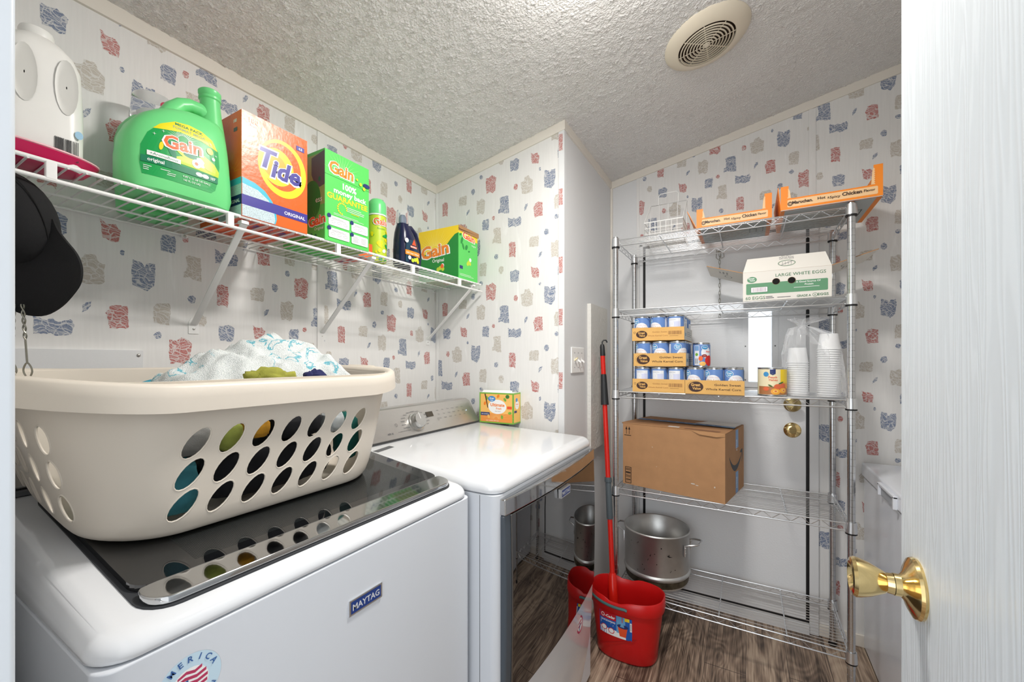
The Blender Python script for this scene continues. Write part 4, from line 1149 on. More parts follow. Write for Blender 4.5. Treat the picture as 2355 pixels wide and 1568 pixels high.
for (a, b) in ((.15, .02), (.17, .015), (.12, .16), (.19, .19)): pl.ell(a, b, .006, .008, GDK2, 12)
pb = Pen.plane(m, (-.215, 0, 0), (1, 0, 0), (0, 1, 0)); pb.nrm = lambda a, b: Vector((0, 0, -1)); pb.rect(.08, .0, .20, .168, CGL); pb.text('Gain', .12, .1, .03, ORG, bold=.03)
fin()
m, pf, pl, fin = carton('small_carton', 'small orange and white box lying flat behind the tall green carton', -1.185, .985, .16, .062, .052, WHITEP)
pf.rect(0, .0, .062, .032, ORG); pf.rect(.030, .032, .062, .052, ORG)
pb = Pen.plane(m, (-.16, 0, 0), (1, 0, 0), (0, 1, 0)); pb.nrm = lambda a, b: Vector((0, 0, -1))
for i in range(3): pb.rect(.01 + i * .05, .006, .045 + i * .05, .056, REDT); pb.text('Tide', .028 + i * .05, .026, .016, PUR, bold=.03)
fin()
m, pf, pl, fin = carton('detergent_carton', 'open yellow and green carton at the right end of the wire shelf', -1.120, 1.478, .235, .150, .238, CG)
pl.rect(0, .12, .235, .238, YEL); pl.rays(.10, .13, .03, .115, 25, mat('carton_pale_yellow', (252, 240, 140), 0.4), .05, PI - .05, .03)
pl.fan([(0, 0), (.235, 0), (.235, .205), (.215, .200), (.19, .180), (.16, .150), (.10, .135), (.0, .120)], CGD)
pl.text('Gain', .100, .112, .078, WH, bold=.07, rot=.10, fit=.178); pl.text('Gain', .100, .114, .078, GAINO, bold=.035, rot=.10, fit=.164); pl.text('Original', .118, .085, .022, WH, bold=.01)
for (a, b, c) in ((.13, .055, LIME), (.145, .066, WH), (.118, .05, LIME), (.09, .05, GDK2), (.07, .04, GDK2), (.146, .05, LIME), (.142, .063, ORG)): pl.ell(a, b, .009, .010, c, 14)
pf.rect(0, .19, .150, .238, YEL); pf.fan([(0, 0), (.15, 0), (.15, .19), (.09, .175), (.04, .200), (0, .205)], CG)
pf.text('Gain', .078, .186, .042, WH, bold=.07, rot=-.06, fit=.102); pf.text('Gain', .078, .187, .042, ORG, bold=.03, rot=-.06, fit=.094); pf.text('Original', .118, .165, .011, WH)
for (a, b, r1, r2, ro) in ((.025, .175, .018, .008, 1.2), (.035, .150, .016, .007, 2.0), (.060, .150, .014, .009, 1.0), (.015, .200, .010, .005, .6), (.08, .135, .008, .004, .3)): pf.ell(a, b, r1, r2, CGD, 14, rot=ro)
for (a, b, c) in ((.078, .085, LIME), (.090, .098, WH), (.070, .076, LIME), (.088, .080, LIME)): pf.ell(a, b, .009, .009, c, 12)
pf.rect(.008, .045, .032, .060, NVY); pf.lines(.010, .022, .120, 2, .006, .0014, WH)
pb = Pen.plane(m, (-.235, 0, 0), (1, 0, 0), (0, 1, 0)); pb.nrm = lambda a, b: Vector((0, 0, -1)); pb.rect(.01, .01, .225, .14, CGL); pb.text('Gain', .12, .07, .04, ORG, bold=.03)
m.add([(-.004, .0, .238), (-.004, .148, .238), (.004, .150, .226), (.006, .002, .222)], [(0, 1, 2, 3)], CARDIN)
m.add([(.0008, .0, .215), (.0045, .155, .214), (.0045, .155, .236), (.0008, .0, .240)], [(0, 1, 2, 3)], CARDIN)
fin()

# scent bead bottle
sb = thing('scent_bead_bottle', 'slim green bottle with yellow flowers standing beside the tall green carton', 'bottle', (-1.222, 1.103, BOTZ))
m = MB(); BR = [(0, .030), (.004, .034), (.05, .036), (.11, .035), (.16, .034), (.175, .033)]
m.lathe([(r, z) for z, r in BR], LIME, n=32); p = Pen.cyl(m, (0, 0, 0), .0358, a0=math.radians(-25))
p.text('Gain', .004, .138, .034, WH, bold=.07, fit=.062); p.text('Gain', .004, .139, .034, ORG, bold=.03, fit=.056); p.text('Fireworks', .006, .122, .009, GDK, fit=.03)
r = random.Random(2)
for i in range(26): p.ell(r.uniform(-.05, .05), r.uniform(.01, .115), r.uniform(.004, .008), r.uniform(.005, .011), r.choice([YL, GDK, GDK, YL, WH, CGD]), 12, rot=r.uniform(0, 3))
m.build('body', sb)
m = MB().lathe([(.0345, .176), (.0345, .181)], WH, n=32); m.build('collar', sb)
m = MB().lathe([(.0335, .182), (.0335, .215), (.031, .230), (.022, .240), (.001, .243)], GPL, n=32); m.build('cap', sb)

# navy carpet cleaner bottle
NVB = mat('navy_bottle', (24, 28, 62), 0.25); LBT = mat('label_teal_navy', (28, 62, 84), 0.35); OBR = mat('label_orange_band', (232, 142, 40), 0.35)
cb = thing('cleaner_bottle', 'navy carpet cleaner bottle with loop handle and clear cap', 'bottle', (-1.172, 1.215, BOTZ))
m = MB(); m.loft([sup(yc, hy, hx, z, 32, 2.8) for z, yc, hy, hx in ((0, -.006, .050, .034), (.005, -.006, .056, .038), (.06, -.008, .054, .038), (.10, -.014, .046, .036), (.13, -.022, .034, .032), (.152, -.028, .024, .024), (.165, -.029, .020, .020))], NVB)
pp = Pen(m, lambda a, b: Vector((.0385 * (1 - min(.99, abs(a + .012) / .06) ** 3) ** (1 / 3), a, b)), lambda a, b: Vector((1, 0, 0)), .00006, .0008)
pp.poly([(-.050, .012), (.020, .012), (.020, .05), (.002, .10), (-.046, .10)], LBT); pp.rect(-.050, .040, .030, .058, OBR, 6); pp.text('OXY Clean + Refresh', -.012, .045, .009, WH, fit=.068, bold=.01); pp.poly([(-.018, .082), (.006, .082), (-.006, .106)], REDT); pp.rect(-.026, .070, .010, .078, REDT); pp.text('BISSELL', -.008, .0715, .007, WH, fit=.034, bold=.02)
for (a, b, c) in ((-.03, .03, WH), (.0, .026, LIME), (.016, .022, YL), (-.014, .022, LIME), (.012, .030, YL)): pp.ell(a, b, .008, .008, c, 12)
pp.ell(-.044, .094, .008, .009, WH, 14); pp.text('2X', -.044, .091, .007, NVY)
m.build('body', cb)
m = MB(); m.tube([(0, -.018, .150), (0, .012, .158), (0, .038, .142), (0, .056, .105), (0, .062, .06), (0, .058, .022), (0, .048, .008)], [.014, .013, .012, .012, .012, .013, .014], NVB, 12); m.build('handle', cb)
m = MB().lathe([(.023, .166), (.024, .170), (.023, .215), (.021, .217), (.021, .2165)], CLEAR, (0, -.029, 0), 24, cap0=False, cap1=False); m.build('measuring_cap', cb)
m = MB().lathe([(.014, .166), (.013, .190), (.008, .200), (.001, .200)], mat('grey_spout', (120, 134, 158), 0.4), (0, -.029, 0), 20); m.build('spout', cb)

# outlet cover board low on the left wall
m = MB().box(XL + .0002, XL + .006, .13, .468, 1.16, 1.327, WALL_WHITE); m.ball((XL + .0065, .458, 1.313), .0045, SILVER, 6, .6, 1, 1)
m.build('access_panel', bevel=.001, label='flat white access panel screwed to the left wall above the basket', category='panel')

# black cap and twisted skewers hanging beside the doorway
R_ = Vector((.8686, .4955, 0)); Fw = Vector((-.4955, .8686, 0)); UPV = Vector((0, 0, 1))
FAB = mat('black_fabric', (17, 17, 19), 0.9, bump=(700, 0.0006), vary=(30, 0.15)); STITCH = mat('dark_stitching', (12, 12, 13), 0.9)
cap_o = thing('baseball_cap', 'black baseball cap hanging beside the doorway above the basket', 'cap', (-1.105, .215, 1.50))
def CP(a, b, d): return R_ * a + UPV * b + Fw * d
m = MB(); pts = [(-.060, -.030), (.005, .070), (.020, .040), (.040, .018), (.066, -.006), (.078, -.026), (.079, -.044), (.071, -.062), (.050, -.080), (.020, -.104), (-.012, -.121), (-.040, -.117), (-.062, -.100)]
def smooth(pts, it=2):
    for _ in range(it):
        q = []
        for i in range(len(pts)):
            a = pts[i]; b = pts[(i + 1) % len(pts)]
            q += [(a[0] * .75 + b[0] * .25, a[1] * .75 + b[1] * .25), (a[0] * .25 + b[0] * .75, a[1] * .25 + b[1] * .75)]
        pts = q
    return pts
sm_ = smooth(pts); n = len(sm_); vs = []; fs = []; K = 8
def bend(a, b): return .018 * math.sin((a + .06) * 18) - .010 * math.cos((b + .02) * 20)
for e in (0, 1):
    for k in range(K + 1):
        f = k / K
        for (a, b) in sm_:
            A = .004 + (a - .004) * f; B = -.04 + (b + .04) * f; vs.append(CP(A, B, bend(A, B) + (.0045 if e else 0)))
for e in (0, 1):
    o_ = e * (K + 1) * n
    for k in range(K):
        for i in range(n): fs.append((o_ + k * n + i, o_ + k * n + (i + 1) % n, o_ + (k + 1) * n + (i + 1) % n, o_ + (k + 1) * n + i))
for i in range(n): fs.append((K * n + i, K * n + (i + 1) % n, (2 * K + 1) * n + (i + 1) % n, (2 * K + 1) * n + i))
m.add(vs, fs, FAB, True); m.build('visor', cap_o, angle=50)
m = MB(); m.ball((0, 0, 0), .082, FAB, 14, .78, .70, 1.02); m.xf(lambda v: CP(-.052 + v.x, .058 + v.z - .35 * v.x, .008 + v.y)).build('crown', cap_o)
m = MB(); m.tube([CP(-.052 + .064 * math.cos(a) * 1.005, .058 + .083 * math.sin(a) - .35 * .064 * math.cos(a), .006 - .02 * math.sin(a)) for a in [PI * .5 - i * .12 for i in range(20)]], .0011, STITCH, 5); m.build('seam', cap_o)
GALV = mat('galvanised_wire', (150, 148, 138), 0.35, 0.9)
hk = thing('wall_hook', 'small metal hook on the doorway wall behind the black cap', 'hook', (-1.13, .0785, 1.585))
MB().tube([(0, 0, 0), (0, .03, 0), (0, .065, -.006), (0, .075, .012)], .003, GALV, 8).build('prong', hk); MB().lathe([(.012, 0), (.012, .003), (.004, .005)], GALV, n=16, ax='y').xf(lambda v: Vector((v.x, -v.y, v.z))).build('base', hk)
def skewer(name, label, px0, dz, lean):
    o = thing(name, label, 'skewer', tuple(Vector((-1.105, .215, 1.388)) + R_ * px0), 0, None)
    m = MB(); 
    for s in (0, 1):
        path = []
        for i in range(60):
            t = i / 59; z = .012 - t * .128
            if t < .5: a = t * 30 + s * PI; rr = .0022
            elif t < .82: a = 15 + s * PI; rr = .0016
            else: a = s * PI + 0; rr = .0016 + .0062 * math.sin((t - .82) / .18 * PI * .85)
            path.append(R_ * (rr * math.cos(a) + lean * t) + Fw * (rr * math.sin(a) * .6) + UPV * z)
        m.tube(path, .0013, GALV, 6)
    m.build('twisted_wire', o); return o
skewer('wire_skewer', 'left of the two twisted wire skewers hanging below the black cap', -.040, 0, -.003)
skewer('wire_skewer', 'right of the two twisted wire skewers hanging below the black cap', -.024, 0, .010)

# ------------------------------------------------------------------ chrome wire rack
RX0, RX1, RY0, RY1 = -.546, .345, 1.970, 2.352
RZS = (1.880, 1.543, 1.151, .686, .200)
rack = thing('wire_rack', 'tall chrome wire shelving rack with five shelves in front of the outside door', 'shelf rack', (-.1, 2.16, 0))
RO = Vector((-.1, 2.16, 0))
pr = [(.0125, .012)]
z = .04
while z < 1.885:
    pr += [(.0127, z - .0012), (.0118, z - .0006), (.0118, z + .0006), (.0127, z + .0012)]; z += .0254
pr += [(.0127, 1.888), (.0120, 1.893), (.0001, 1.8935)]
pm = None
for (x, y) in ((RX0, RY0), (RX1, RY0), (RX0, RY1), (RX1, RY1)):
    if pm is None:
        m = MB().lathe(pr, POSTM, n=18); pm = m.build('post', rack, loc=Vector((x, y, 0)) - RO)
    else:
        pm = pm.copy(); COL.objects.link(pm); pm.location = Vector((x, y, 0)) - RO
    f = MB().lathe([(.0165, 0), (.017, .004), (.014, .012), (.014, .020)], BLACK, n=18).build('foot', pm) if pm.name == 'post' else None
for pz in [o for o in list(bpy.data.objects) if o.parent == rack and o.name.startswith('post.')]:
    fo = bpy.data.objects['foot' if 'foot' in bpy.data.objects else 'foot.001']
    fo = [o for o in bpy.data.objects if o.parent and o.parent.name == 'post'][0].copy(); COL.objects.link(fo); fo.parent = pz
def zig(m, a, b, n, h, r=.0014):
    a = Vector(a); b = Vector(b); pts = []
    for i in range(2 * n + 1): pts.append(a + (b - a) * i / (2 * n) + Vector((0, 0, -.002 - (h if i % 2 else 0))))
    m.tube(pts, r, CHROME, 5)
sf0 = None
for k, z in enumerate(RZS):
    if sf0 is None:
        m = MB(); g_ = .016
        for (x0, y0, x1, y1, n) in ((RX0 + g_, RY0, RX1 - g_, RY0, 13), (RX0 + g_, RY1, RX1 - g_, RY1, 13), (RX0, RY0 + g_, RX0, RY1 - g_, 5), (RX1, RY0 + g_, RX1, RY1 - g_, 5)):
            m.rod((x0, y0, -.0025), (x1, y1, -.0025), .0028, CHROME, 8); m.rod((x0, y0, -.030), (x1, y1, -.030), .0028, CHROME, 8)
            zig(m, (x0 + (.012 if x1 != x0 else 0), y0 + (.012 if y1 != y0 else 0), 0), (x1 - (.012 if x1 != x0 else 0), y1 - (.012 if y1 != y0 else 0), 0), n, .026)
        m.xf(lambda v: v - RO)
        sf0 = m.build('shelf', rack, loc=(0, 0, z))
        m = MB(); n = 17
        for i in range(1, n):
            y = RY0 + (RY1 - RY0) * i / n; m.rod((RX0 + .003, y, -.0016), (RX1 - .003, y, -.0016), .0015, CHROME, 6)
        m.xf(lambda v: v - RO).build('wire_deck', sf0)
        for x in (RX0 + .20, RX0 + .445, RX0 + .69):
            MB().rod((x, RY0, -.0055), (x, RY1, -.0055), .0026, CHROME, 8).xf(lambda v: v - RO).build('cross_bar', sf0)
        for (x, y) in ((RX0, RY0), (RX1, RY0), (RX0, RY1), (RX1, RY1)):
            MB().lathe([(.0135, .006), (.0170, .006), (.0195, -.034), (.0135, -.034)], CHROME, (x, y, 0), 20, cap0=False, cap1=False).xf(lambda v: v - RO).build('collar', sf0)
            MB().lathe([(.0130, -.034), (.0185, -.034), (.0185, -.040), (.0130, -.040)], BLACK, (x, y, 0), 20, cap0=False, cap1=False).xf(lambda v: v - RO).build('sleeve_ring', sf0)
    else:
        c = copy_tree(sf0, rack); c.location.z = z

def face(m, o, rot=0): return Pen.plane(m, o, (1, 0, 0), (0, 0, 1))
# ------------------------------------------------------------------ trays and cans of corn
CB = mat('can_label_blue', (104, 140, 200), 0.35); CW = mat('can_label_white', (232, 234, 240), 0.35); CLB = mat('can_logo_blue', (70, 150, 205), 0.35); COR = mat('can_text_tan', (214, 168, 110), 0.4)
TIN = mat('tin', (196, 198, 200), 0.25, 1.0)
CRAD, CHT = .0368, .112
def make_can(kind):
    m = MB()
    m.lathe([(.034, .002), (.0366, .0005), (.0374, .002), (.0366, .004), (CRAD, .006), (CRAD, CHT - .006), (.0366, CHT - .004), (.0374, CHT - .002), (.0368, CHT), (.0352, CHT - .001), (.0348, CHT - .004), (.030, CHT - .0035), (.0001, CHT - .0035)], TIN, n=30)
    nv = len(m.v)
    m.lathe([(CRAD + .0002, .007), (CRAD + .0002, CHT - .008)], CB if kind != 'soup' else CB, n=30, cap0=False, cap1=False)
    p = Pen.cyl(m, (0, 0, 0), CRAD + .0003)
    if kind == 'front':
        p.ell(.006, .045, .034, .036, CW, 28, .0); p.ell(-.022, .086, .017, .014, WH, 20); p.ell(-.022, .086, .0155, .0125, CLB, 20); p.text('Great', -.022, .0865, .0095, WH, bold=.03); p.text('Value', -.022, .0785, .008, WH, bold=.03)
        p.text('Golden Sweet', .012, .068, .007, mat('can_text_rose', (226, 180, 170), 0.4)); p.text('Whole Kernel', .006, .054, .0125, COR, bold=.015, fit=.052); p.text('Corn', .018, .042, .011, mat('can_text_orange', (236, 160, 90), 0.4), bold=.015)
        p.ell(.004, .022, .026, .010, YEL, 18)
        for s in (-1, 1): p.rect(s * .075 - .020, .010, s * .075 + .020, .100, CW, 6); p.lines(s * .075 - .017, .092, s * .075 + .016, 14, .005, .0015, GREYTXT, 3)
    elif kind == 'back':
        p.rect(-.030, .010, .024, .097, CW, 8); p.text('Nutrition Facts', -.012, .088, .0055, GREYTXT); p.lines(-.028, .083, -.006, 12, .005, .0014, GREYTXT, 2); p.rect(-.004, .015, .022, .082, mat('can_label_lilac', (208, 212, 236), 0.4), 5); p.lines(-.002, .078, .020, 11, .0055, .0008, GREYTXT, 6)
        p.rect(.044, .010, .055, .100, CW, 3); p.lines(.045, .094, .054, 14, .005, .002, GREYTXT, 5)
        p.ell(.085, .05, .028, .036, CW, 24); p.ell(.066, .086, .015, .012, CLB, 18)
    elif kind == 'bean':
        p.rect(-.034, .010, -.010, .100, CW, 5); p.rect(-.032, .075, -.012, .098, BLU, 4); p.bars(-.031, .016, -.014, .040, 12, GREYTXT); p.ell(-.022, .058, .007, .007, GRN, 12)
        p.ell(.020, .066, .022, .026, CW, 22); p.ell(.014, .090, .015, .011, WH, 18); p.ell(.014, .090, .0138, .0098, CLB, 18); p.text('Great', .014, .089, .007, WH, bold=.02); p.ell(.012, .052, .012, .007, mat('can_maroon', (150, 40, 34), 0.4), 14); p.text('CHILI', .012, .050, .005, WH)
        p.ell(.034, .030, .020, .024, mat('can_chili_red', (206, 44, 40), 0.4), 20); p.ell(.004, .016, .014, .010, ORY, 14); p.ell(-.004, .040, .009, .012, ORG, 12); p.text('Beans', .030, .068, .010, REDT, bold=.02)
    return m
CANM = {}
def can(kind, x, y, z, rot, label, group=None, cat='can', name='food_can'):
    if kind not in CANM:
        o = make_can(kind).build(name); CANM[kind] = o.data
    else:
        o = bpy.data.objects.new(name, CANM[kind]); COL.objects.link(o)
    o.location = (x, y, z); o.rotation_euler.z = rot; o['label'] = label; o['category'] = cat
    if group: o['group'] = group
    return o
def tray(label, x0, y0, z0, barcode, sx=.230, sy=.302, h=.060):
    m = MB(); t = .0022
    m.box(0, sx, 0, sy, 0, t, CARD2); m.box(0, sx, 0, t, t, h, CARD2); m.box(0, sx, sy - t, sy, t, h, CARD2)
    m.box(0, t, t, sy - t, t, h, mat('tray_side_white', (226, 226, 220), 0.6)); m.box(sx - t, sx, t, sy - t, t, h, MATS['tray_side_white'])
    p = Pen.plane(m, (0, 0, 0), (1, 0, 0), (0, 0, 1))
    if barcode:
        p.ring(.012, .038, .005, .005, .0012, BROWNP); p.ell(.044, .029, .0255, .0175, BROWNP, 28); p.text('Great', .043, .031, .0155, CARD2, bold=.035, fit=.032); p.text('Value', .046, .019, .0135, CARD2, bold=.03, fit=.028)
        p.text('Golden Sweet', .158, .036, .009, mat('tray_print_light', (176, 122, 66), 0.5), 'r', bold=.01, fit=.066); p.text('Whole Kernel Corn', .160, .019, .009, MATS['tray_print_light'], 'r', bold=.01, fit=.088)
        p.bars(.162, .026, .222, .042, 26, mat('tray_print_barcode', (150, 104, 58), 0.5)); p.lines(.168, .019, .216, 1, .003, .0012, MATS['tray_print_barcode'])
    else:
        p.ell(.044, .031, .0300, .0225, BROWNP, 30); p.ring(.040, .0325, .0315, .0235, .0008, BROWNP); p.text('Great', .043, .034, .0180, CARD2, bold=.035, fit=.038); p.text('Value', .047, .019, .0155, CARD2, bold=.03, fit=.034)
        p.text('Golden Sweet', .217, .037, .0125, BROWNP, 'r', bold=.012, fit=.100); p.text('Whole Kernel Corn', .217, .018, .0125, BROWNP, 'r', bold=.012, fit=.134)
    ps = Pen.plane(m, (sx, 0, 0), (0, 1, 0), (0, 0, 1)); ps.rect(.03, .02, .07, .034, mat('tray_side_print', (120, 170, 190), 0.5)); ps.lines(.10, .040, .27, 3, .009, .002, GREYTXT)
    return m.build('can_tray', loc=(x0, y0, z0), label=label, category='tray')
TZ = RZS[2] + .0012
rows = ['front row', 'second row', 'third row', 'back row']; cols = ['left', 'middle', 'right']
PIT = .1196
for lv, (lab, bc, dx) in enumerate((('bottom', True, 0), ('middle', False, .005), ('top', True, -.002))):
    z0 = TZ + lv * PIT; x0 = -.467 + dx
    tray('cardboard tray of corn cans, %s of the stack of three' % lab, x0, 1.976, z0, bc)
    for r in range(4):
        for c in range(3):
            if r > 0 and c < 2: continue
            kind = 'back' if lv == 0 else 'front'
            if lv == 2 and c == 2: kind = 'back'
            rot = {0: (0.15, .05, -.12), 1: (-.45, -.05, .75), 2: (-.1, -.55, .0)}[lv][c] + r * 1.7
            can(kind, x0 + .0395 + c * .0755, 1.976 + .0395 + r * .0742, z0 + .003, rot,
                'blue corn can, %s of the %s in the %s tray of the stack' % (cols[c], rows[r], lab), 'corn cans in the stacked trays', name='corn_can')
x0 = -.234
tray('cardboard tray of corn cans standing alone right of the tray stack', x0, 1.962, TZ, False)
for r in range(4):
    for c in range(3):
        can('front', x0 + .0395 + c * .0755, 1.962 + .0395 + r * .0742, TZ + .003, (-.35, -.3, .1)[c] + r * 1.3,
            'blue corn can, %s of the %s in the single tray beside the stack' % (cols[c], rows[r]), 'corn cans in the single tray', name='corn_can')
can('bean', -.178, 2.090, TZ + .003 + CHT + .0005, .1, 'small can with red and blue label on top of the single corn tray', None, name='bean_can')
can('bean', -.185, 2.170, TZ + .003 + CHT + .0005, .9, 'can hidden behind the red and blue can on the single corn tray', None, name='bean_can')
# peaches
m = MB(); PR, PH = .0515, .117
m.lathe([(.048, .001), (.0525, .0005), (.0530, .003), (PR, .005), (PR, PH - .005), (.0530, PH - .003), (.0525, PH), (.0495, PH - .001), (.049, PH - .005), (.0001, PH - .0045)], TIN, n=36)
m.lathe([(PR + .0002, .006), (PR + .0002, PH - .007)], mat('peach_label_cream', (240, 228, 190), 0.35), n=36, cap0=False, cap1=False)
p = Pen.cyl(m, (0, 0, 0), PR + .0003, a0=-PI / 2 + .35)
p.rect(.010, .055, .075, .110, YEL, 8); p.rect(-.075, .007, .075, .040, mat('peach_label_brown', (176, 118, 74), 0.4), 16); p.rect(.02, .04, .075, .056, mat('peach_label_gold', (236, 178, 60), 0.4), 8)
p.rect(-.028, .092, -.008, .110, NVY, 3); p.poly([(-.028, .092), (-.008, .092), (-.018, .086)], NVY); p.ell(-.042, .090, .010, .010, CLB, 16); p.text('Peach', -.018, .074, .012, REDT, bold=.01, fit=.030); p.text('Halves', -.016, .063, .012, REDT, bold=.01, fit=.030)
PCH = mat('peach_orange', (244, 170, 62), 0.4); PCR = mat('peach_red', (226, 110, 70), 0.4)
for (a, b, r1, c) in ((-.008, .020, .017, PCH), (.022, .024, .016, PCH), (.0, .040, .014, PCR), (.020, .044, .013, PCR), (-.042, .030, .011, PCR), (.044, .040, .012, PCH)): p.ell(a, b, r1, r1 * .75, c, 20)
for (a, b) in ((-.008, .021), (.023, .025)): p.ell(a, b, .009, .006, mat('peach_flesh', (250, 206, 110), 0.4), 16); p.ell(a, b, .0045, .003, PCR, 12)
p.ell(.012, .055, .011, .003, mat('leaf_green', (70, 110, 50), 0.5), 12, rot=.4); p.ell(-.026, .043, .009, .003, MATS['leaf_green'], 12, rot=2.6)
m.build('peach_can', loc=(.096, 2.030, TZ), label='large can of peach halves with a yellow and brown label', category='can')

# stacked clear cups in a knotted plastic bag
CUP = mat('translucent_cup', (250, 251, 252), 0.3, alpha=0.85)
cupm = MB().lathe([(.0001, .0), (.030, .0), (.0305, .002), (.0375, .060), (.0400, .0605), (.0400, .0625), (.0368, .062), (.0295, .003), (.0001, .003)], CUP, n=26)
c0 = None
for (cx_, cy_, n, off, nm, dz) in ((.188, 2.075, 16, 0, 'left', .0090), (.290, 2.055, 22, 0, 'right', .0090)):
    for i in range(n):
        if c0 is None: c0 = o = cupm.build('plastic_cup')
        else: o = bpy.data.objects.new('plastic_cup', c0.data); COL.objects.link(o)
        # cups stand upside down, nested
        o.rotation_euler.x = PI; o.location = (cx_, cy_, TZ + .064 + i * dz)
        o['label'] = 'clear plastic cup in the %s nested stack inside the knotted bag' % nm; o['category'] = 'cup'; o['group'] = 'cups in the %s stack in the bag' % nm
g = NT('thin_plastic_bag', 0.12); lw = g.t.nodes.new('ShaderNodeLayerWeight'); lw.inputs['Blend'].default_value = .45; g.l(g.math('MULTIPLY_ADD', lw.outputs['Facing'], .55, .14), g.b.inputs['Alpha']); g.b.inputs['Specular IOR Level'].default_value = .9
g.b.inputs['Base Color'].default_value = rgb(250, 252, 255)
BAGM = g.m
m = MB(); n = 56; loops = []
for (z, cx_, hx, hy, amp) in ((.001, .238, .100, .052, .003), (.010, .238, .107, .058, .004), (.06, .238, .106, .058, .007), (.12, .236, .100, .056, .010), (.17, .234, .096, .053, .014), (.21, .230, .093, .048, .018), (.25, .220, .078, .040, .018), (.275, .208, .046, .024, .012), (.288, .205, .014, .011, .002), (.296, .208, .022, .016, .006), (.310, .222, .056, .030, .012), (.318, .230, .070, .034, .010)):
    L = []
    for i in range(n):
        a = 2 * PI * i / n; q = noise.noise(Vector((math.cos(a) * 2.5, math.sin(a) * 2.5, z * 14))) * amp * 1.6 + noise.noise(Vector((math.cos(a) * 8, math.sin(a) * 8, z * 30))) * amp * .8
        L.append((cx_ + (hx + q) * math.copysign(abs(math.cos(a)) ** .75, math.cos(a)), 2.062 + (hy + q) * math.copysign(abs(math.sin(a)) ** .75, math.sin(a)), TZ + z + q * .4))
    loops.append(L)
m.loft(loops, BAGM, True, False)
m.build('plastic_bag', angle=180, label='thin clear plastic bag knotted over two stacks of cups', category='bag')
bpy.data.objects['plastic_bag'].data.set_sharp_from_angle(angle=math.radians(28))

# ------------------------------------------------------------------ egg carton box with open flaps
EW = mat('egg_box_white', (226, 222, 214), 0.6); EG = mat('egg_box_green', (96, 148, 112), 0.5); EGT = mat('egg_box_green_text', (70, 120, 84), 0.5)
ez = RZS[1] + .001; EX0, EX1, EY0, EY1, EH = -.010, .290, 1.990, 2.265, .124
egg = thing('egg_box', 'white and green egg box with open side flaps on the second shelf', 'box', (EX0, EY0, ez))
m = MB(); sx, sy = EX1 - EX0, EY1 - EY0; t = .003
m.box(0, sx, 0, t, 0, EH, EW); m.box(0, sx, sy - t, sy, 0, EH, EW); m.box(0, t, t, sy - t, 0, EH, EW); m.box(sx - t, sx, t, sy - t, 0, EH, EW); m.box(0, sx, 0, sy, -.0002, t, EW)
p = Pen.plane(m, (0, 0, 0), (1, 0, 0), (0, 0, 1))
p.poly(rrect(.150, .053, .138, .023, .004, 4), EG); p.text('LARGE WHITE EGGS', .282, .097, .0175, EGT, 'r', fit=.166, bold=.008)
p.ell(.033, .092, .0175, .0125, EG, 24); p.text('Great', .031, .094, .0095, WH, bold=.02); p.text('Value', .034, .086, .0085, WH, bold=.02)
p.rect(.029, .038, .089, .060, BLACK); p.rect(.030, .039, .088, .059, WH); p.bars(.034, .041, .084, .057, 30, mat('barcode_mauve', (180, 160, 178), 0.5))
for a in (.118, .171): p.ell(a, .078, .0135, .0130, mat('hole_rim_brown', (120, 84, 40), 0.6), 24); p.ell(a, .078, .0125, .0120, mat('hole_black', (14, 12, 11), 0.9), 24)
p.text('A Good Source Of', .225, .066, .0095, WH, bold=.015, fit=.080); p.text('Protein', .228, .055, .0095, WH, bold=.015); p.lines(.178, .047, .284, 1, .003, .0016, WH)
p.text('60 EGGS', .045, .009, .0185, EGT, fit=.070); p.lines(.082, .017, .112, 2, .006, .0025, GREYTXT); p.lines(.122, .012, .180, 1, .003, .002, GREYTXT); p.text('GRADE A', .211, .009, .0125, EGT, fit=.046, bold=.01); p.ring(.247, .0145, .008, .0075, .001, EGT); p.text('A', .247, .011, .009, EGT); p.text('EGGS', .2725, .010, .0135, EGT, fit=.034, bold=.01)
m.xf(lambda v: v).build('carton', egg)
def flap(P, U, V, w, h, name, art):
    U = Vector(U).normalized(); V = Vector(V).normalized(); N = U.cross(V); m = MB(); o = Vector(P); ins = .016 if art == 1 else .018
    c4 = [(0, 0), (w, 0), (w - ins, h), (ins, h)]
    vs = [tuple(o + U * a + V * b) for a, b in c4] + [tuple(o + U * a + V * b - N * .003) for a, b in c4]
    m.add(vs[:4], [(0, 1, 2, 3)], EW); m.add(vs, [(4, 7, 6, 5), (0, 4, 5, 1), (1, 5, 6, 2), (2, 6, 7, 3), (3, 7, 4, 0)], CARDIN)
    p = Pen.plane(m, o, U, V)
    if art == 1:
        p.ring(.155, .030, .030, .015, .0022, EGT); p.ring(.155, .030, .0265, .012, .0005, GREYTXT); p.rod = None
        for q in range(3): p.text(('DO NOT', 'PLACE BOX', 'ON ITS SIDE')[q], .155, .064 - q * .007, .0068, GREYTXT, bold=.015, fit=(.034, .050, .050)[q])
        p.poly([(.135, .022), (.137, .021), (.176, .038), (.174, .039)], GREYTXT)
        for a in (.140, .150, .160, .170): p.poly([(a, .022), (a + .001, .022), (a + .001, .038), (a, .038)], GREYTXT)
    else:
        p.ring(w * .40, h * .42, .030, .016, .0022, BLACK)
        for q in range(3): p.text(('DO NOT', 'PLACE BOX', 'ON ITS SIDE')[q], w * .68, h * .62 - q * .015, .010, GREYTXT, bold=.02)
    return m.build(name, egg)
flap((0, 0, EH + .0005), (1, 0, 0), (0, .42, .90), sx, .068, 'front_flap', 1)
flap((sx + .001, 0, EH - .001), (0, 1, 0), (.95, 0, .32), sy, .150, 'side_flap', 2)
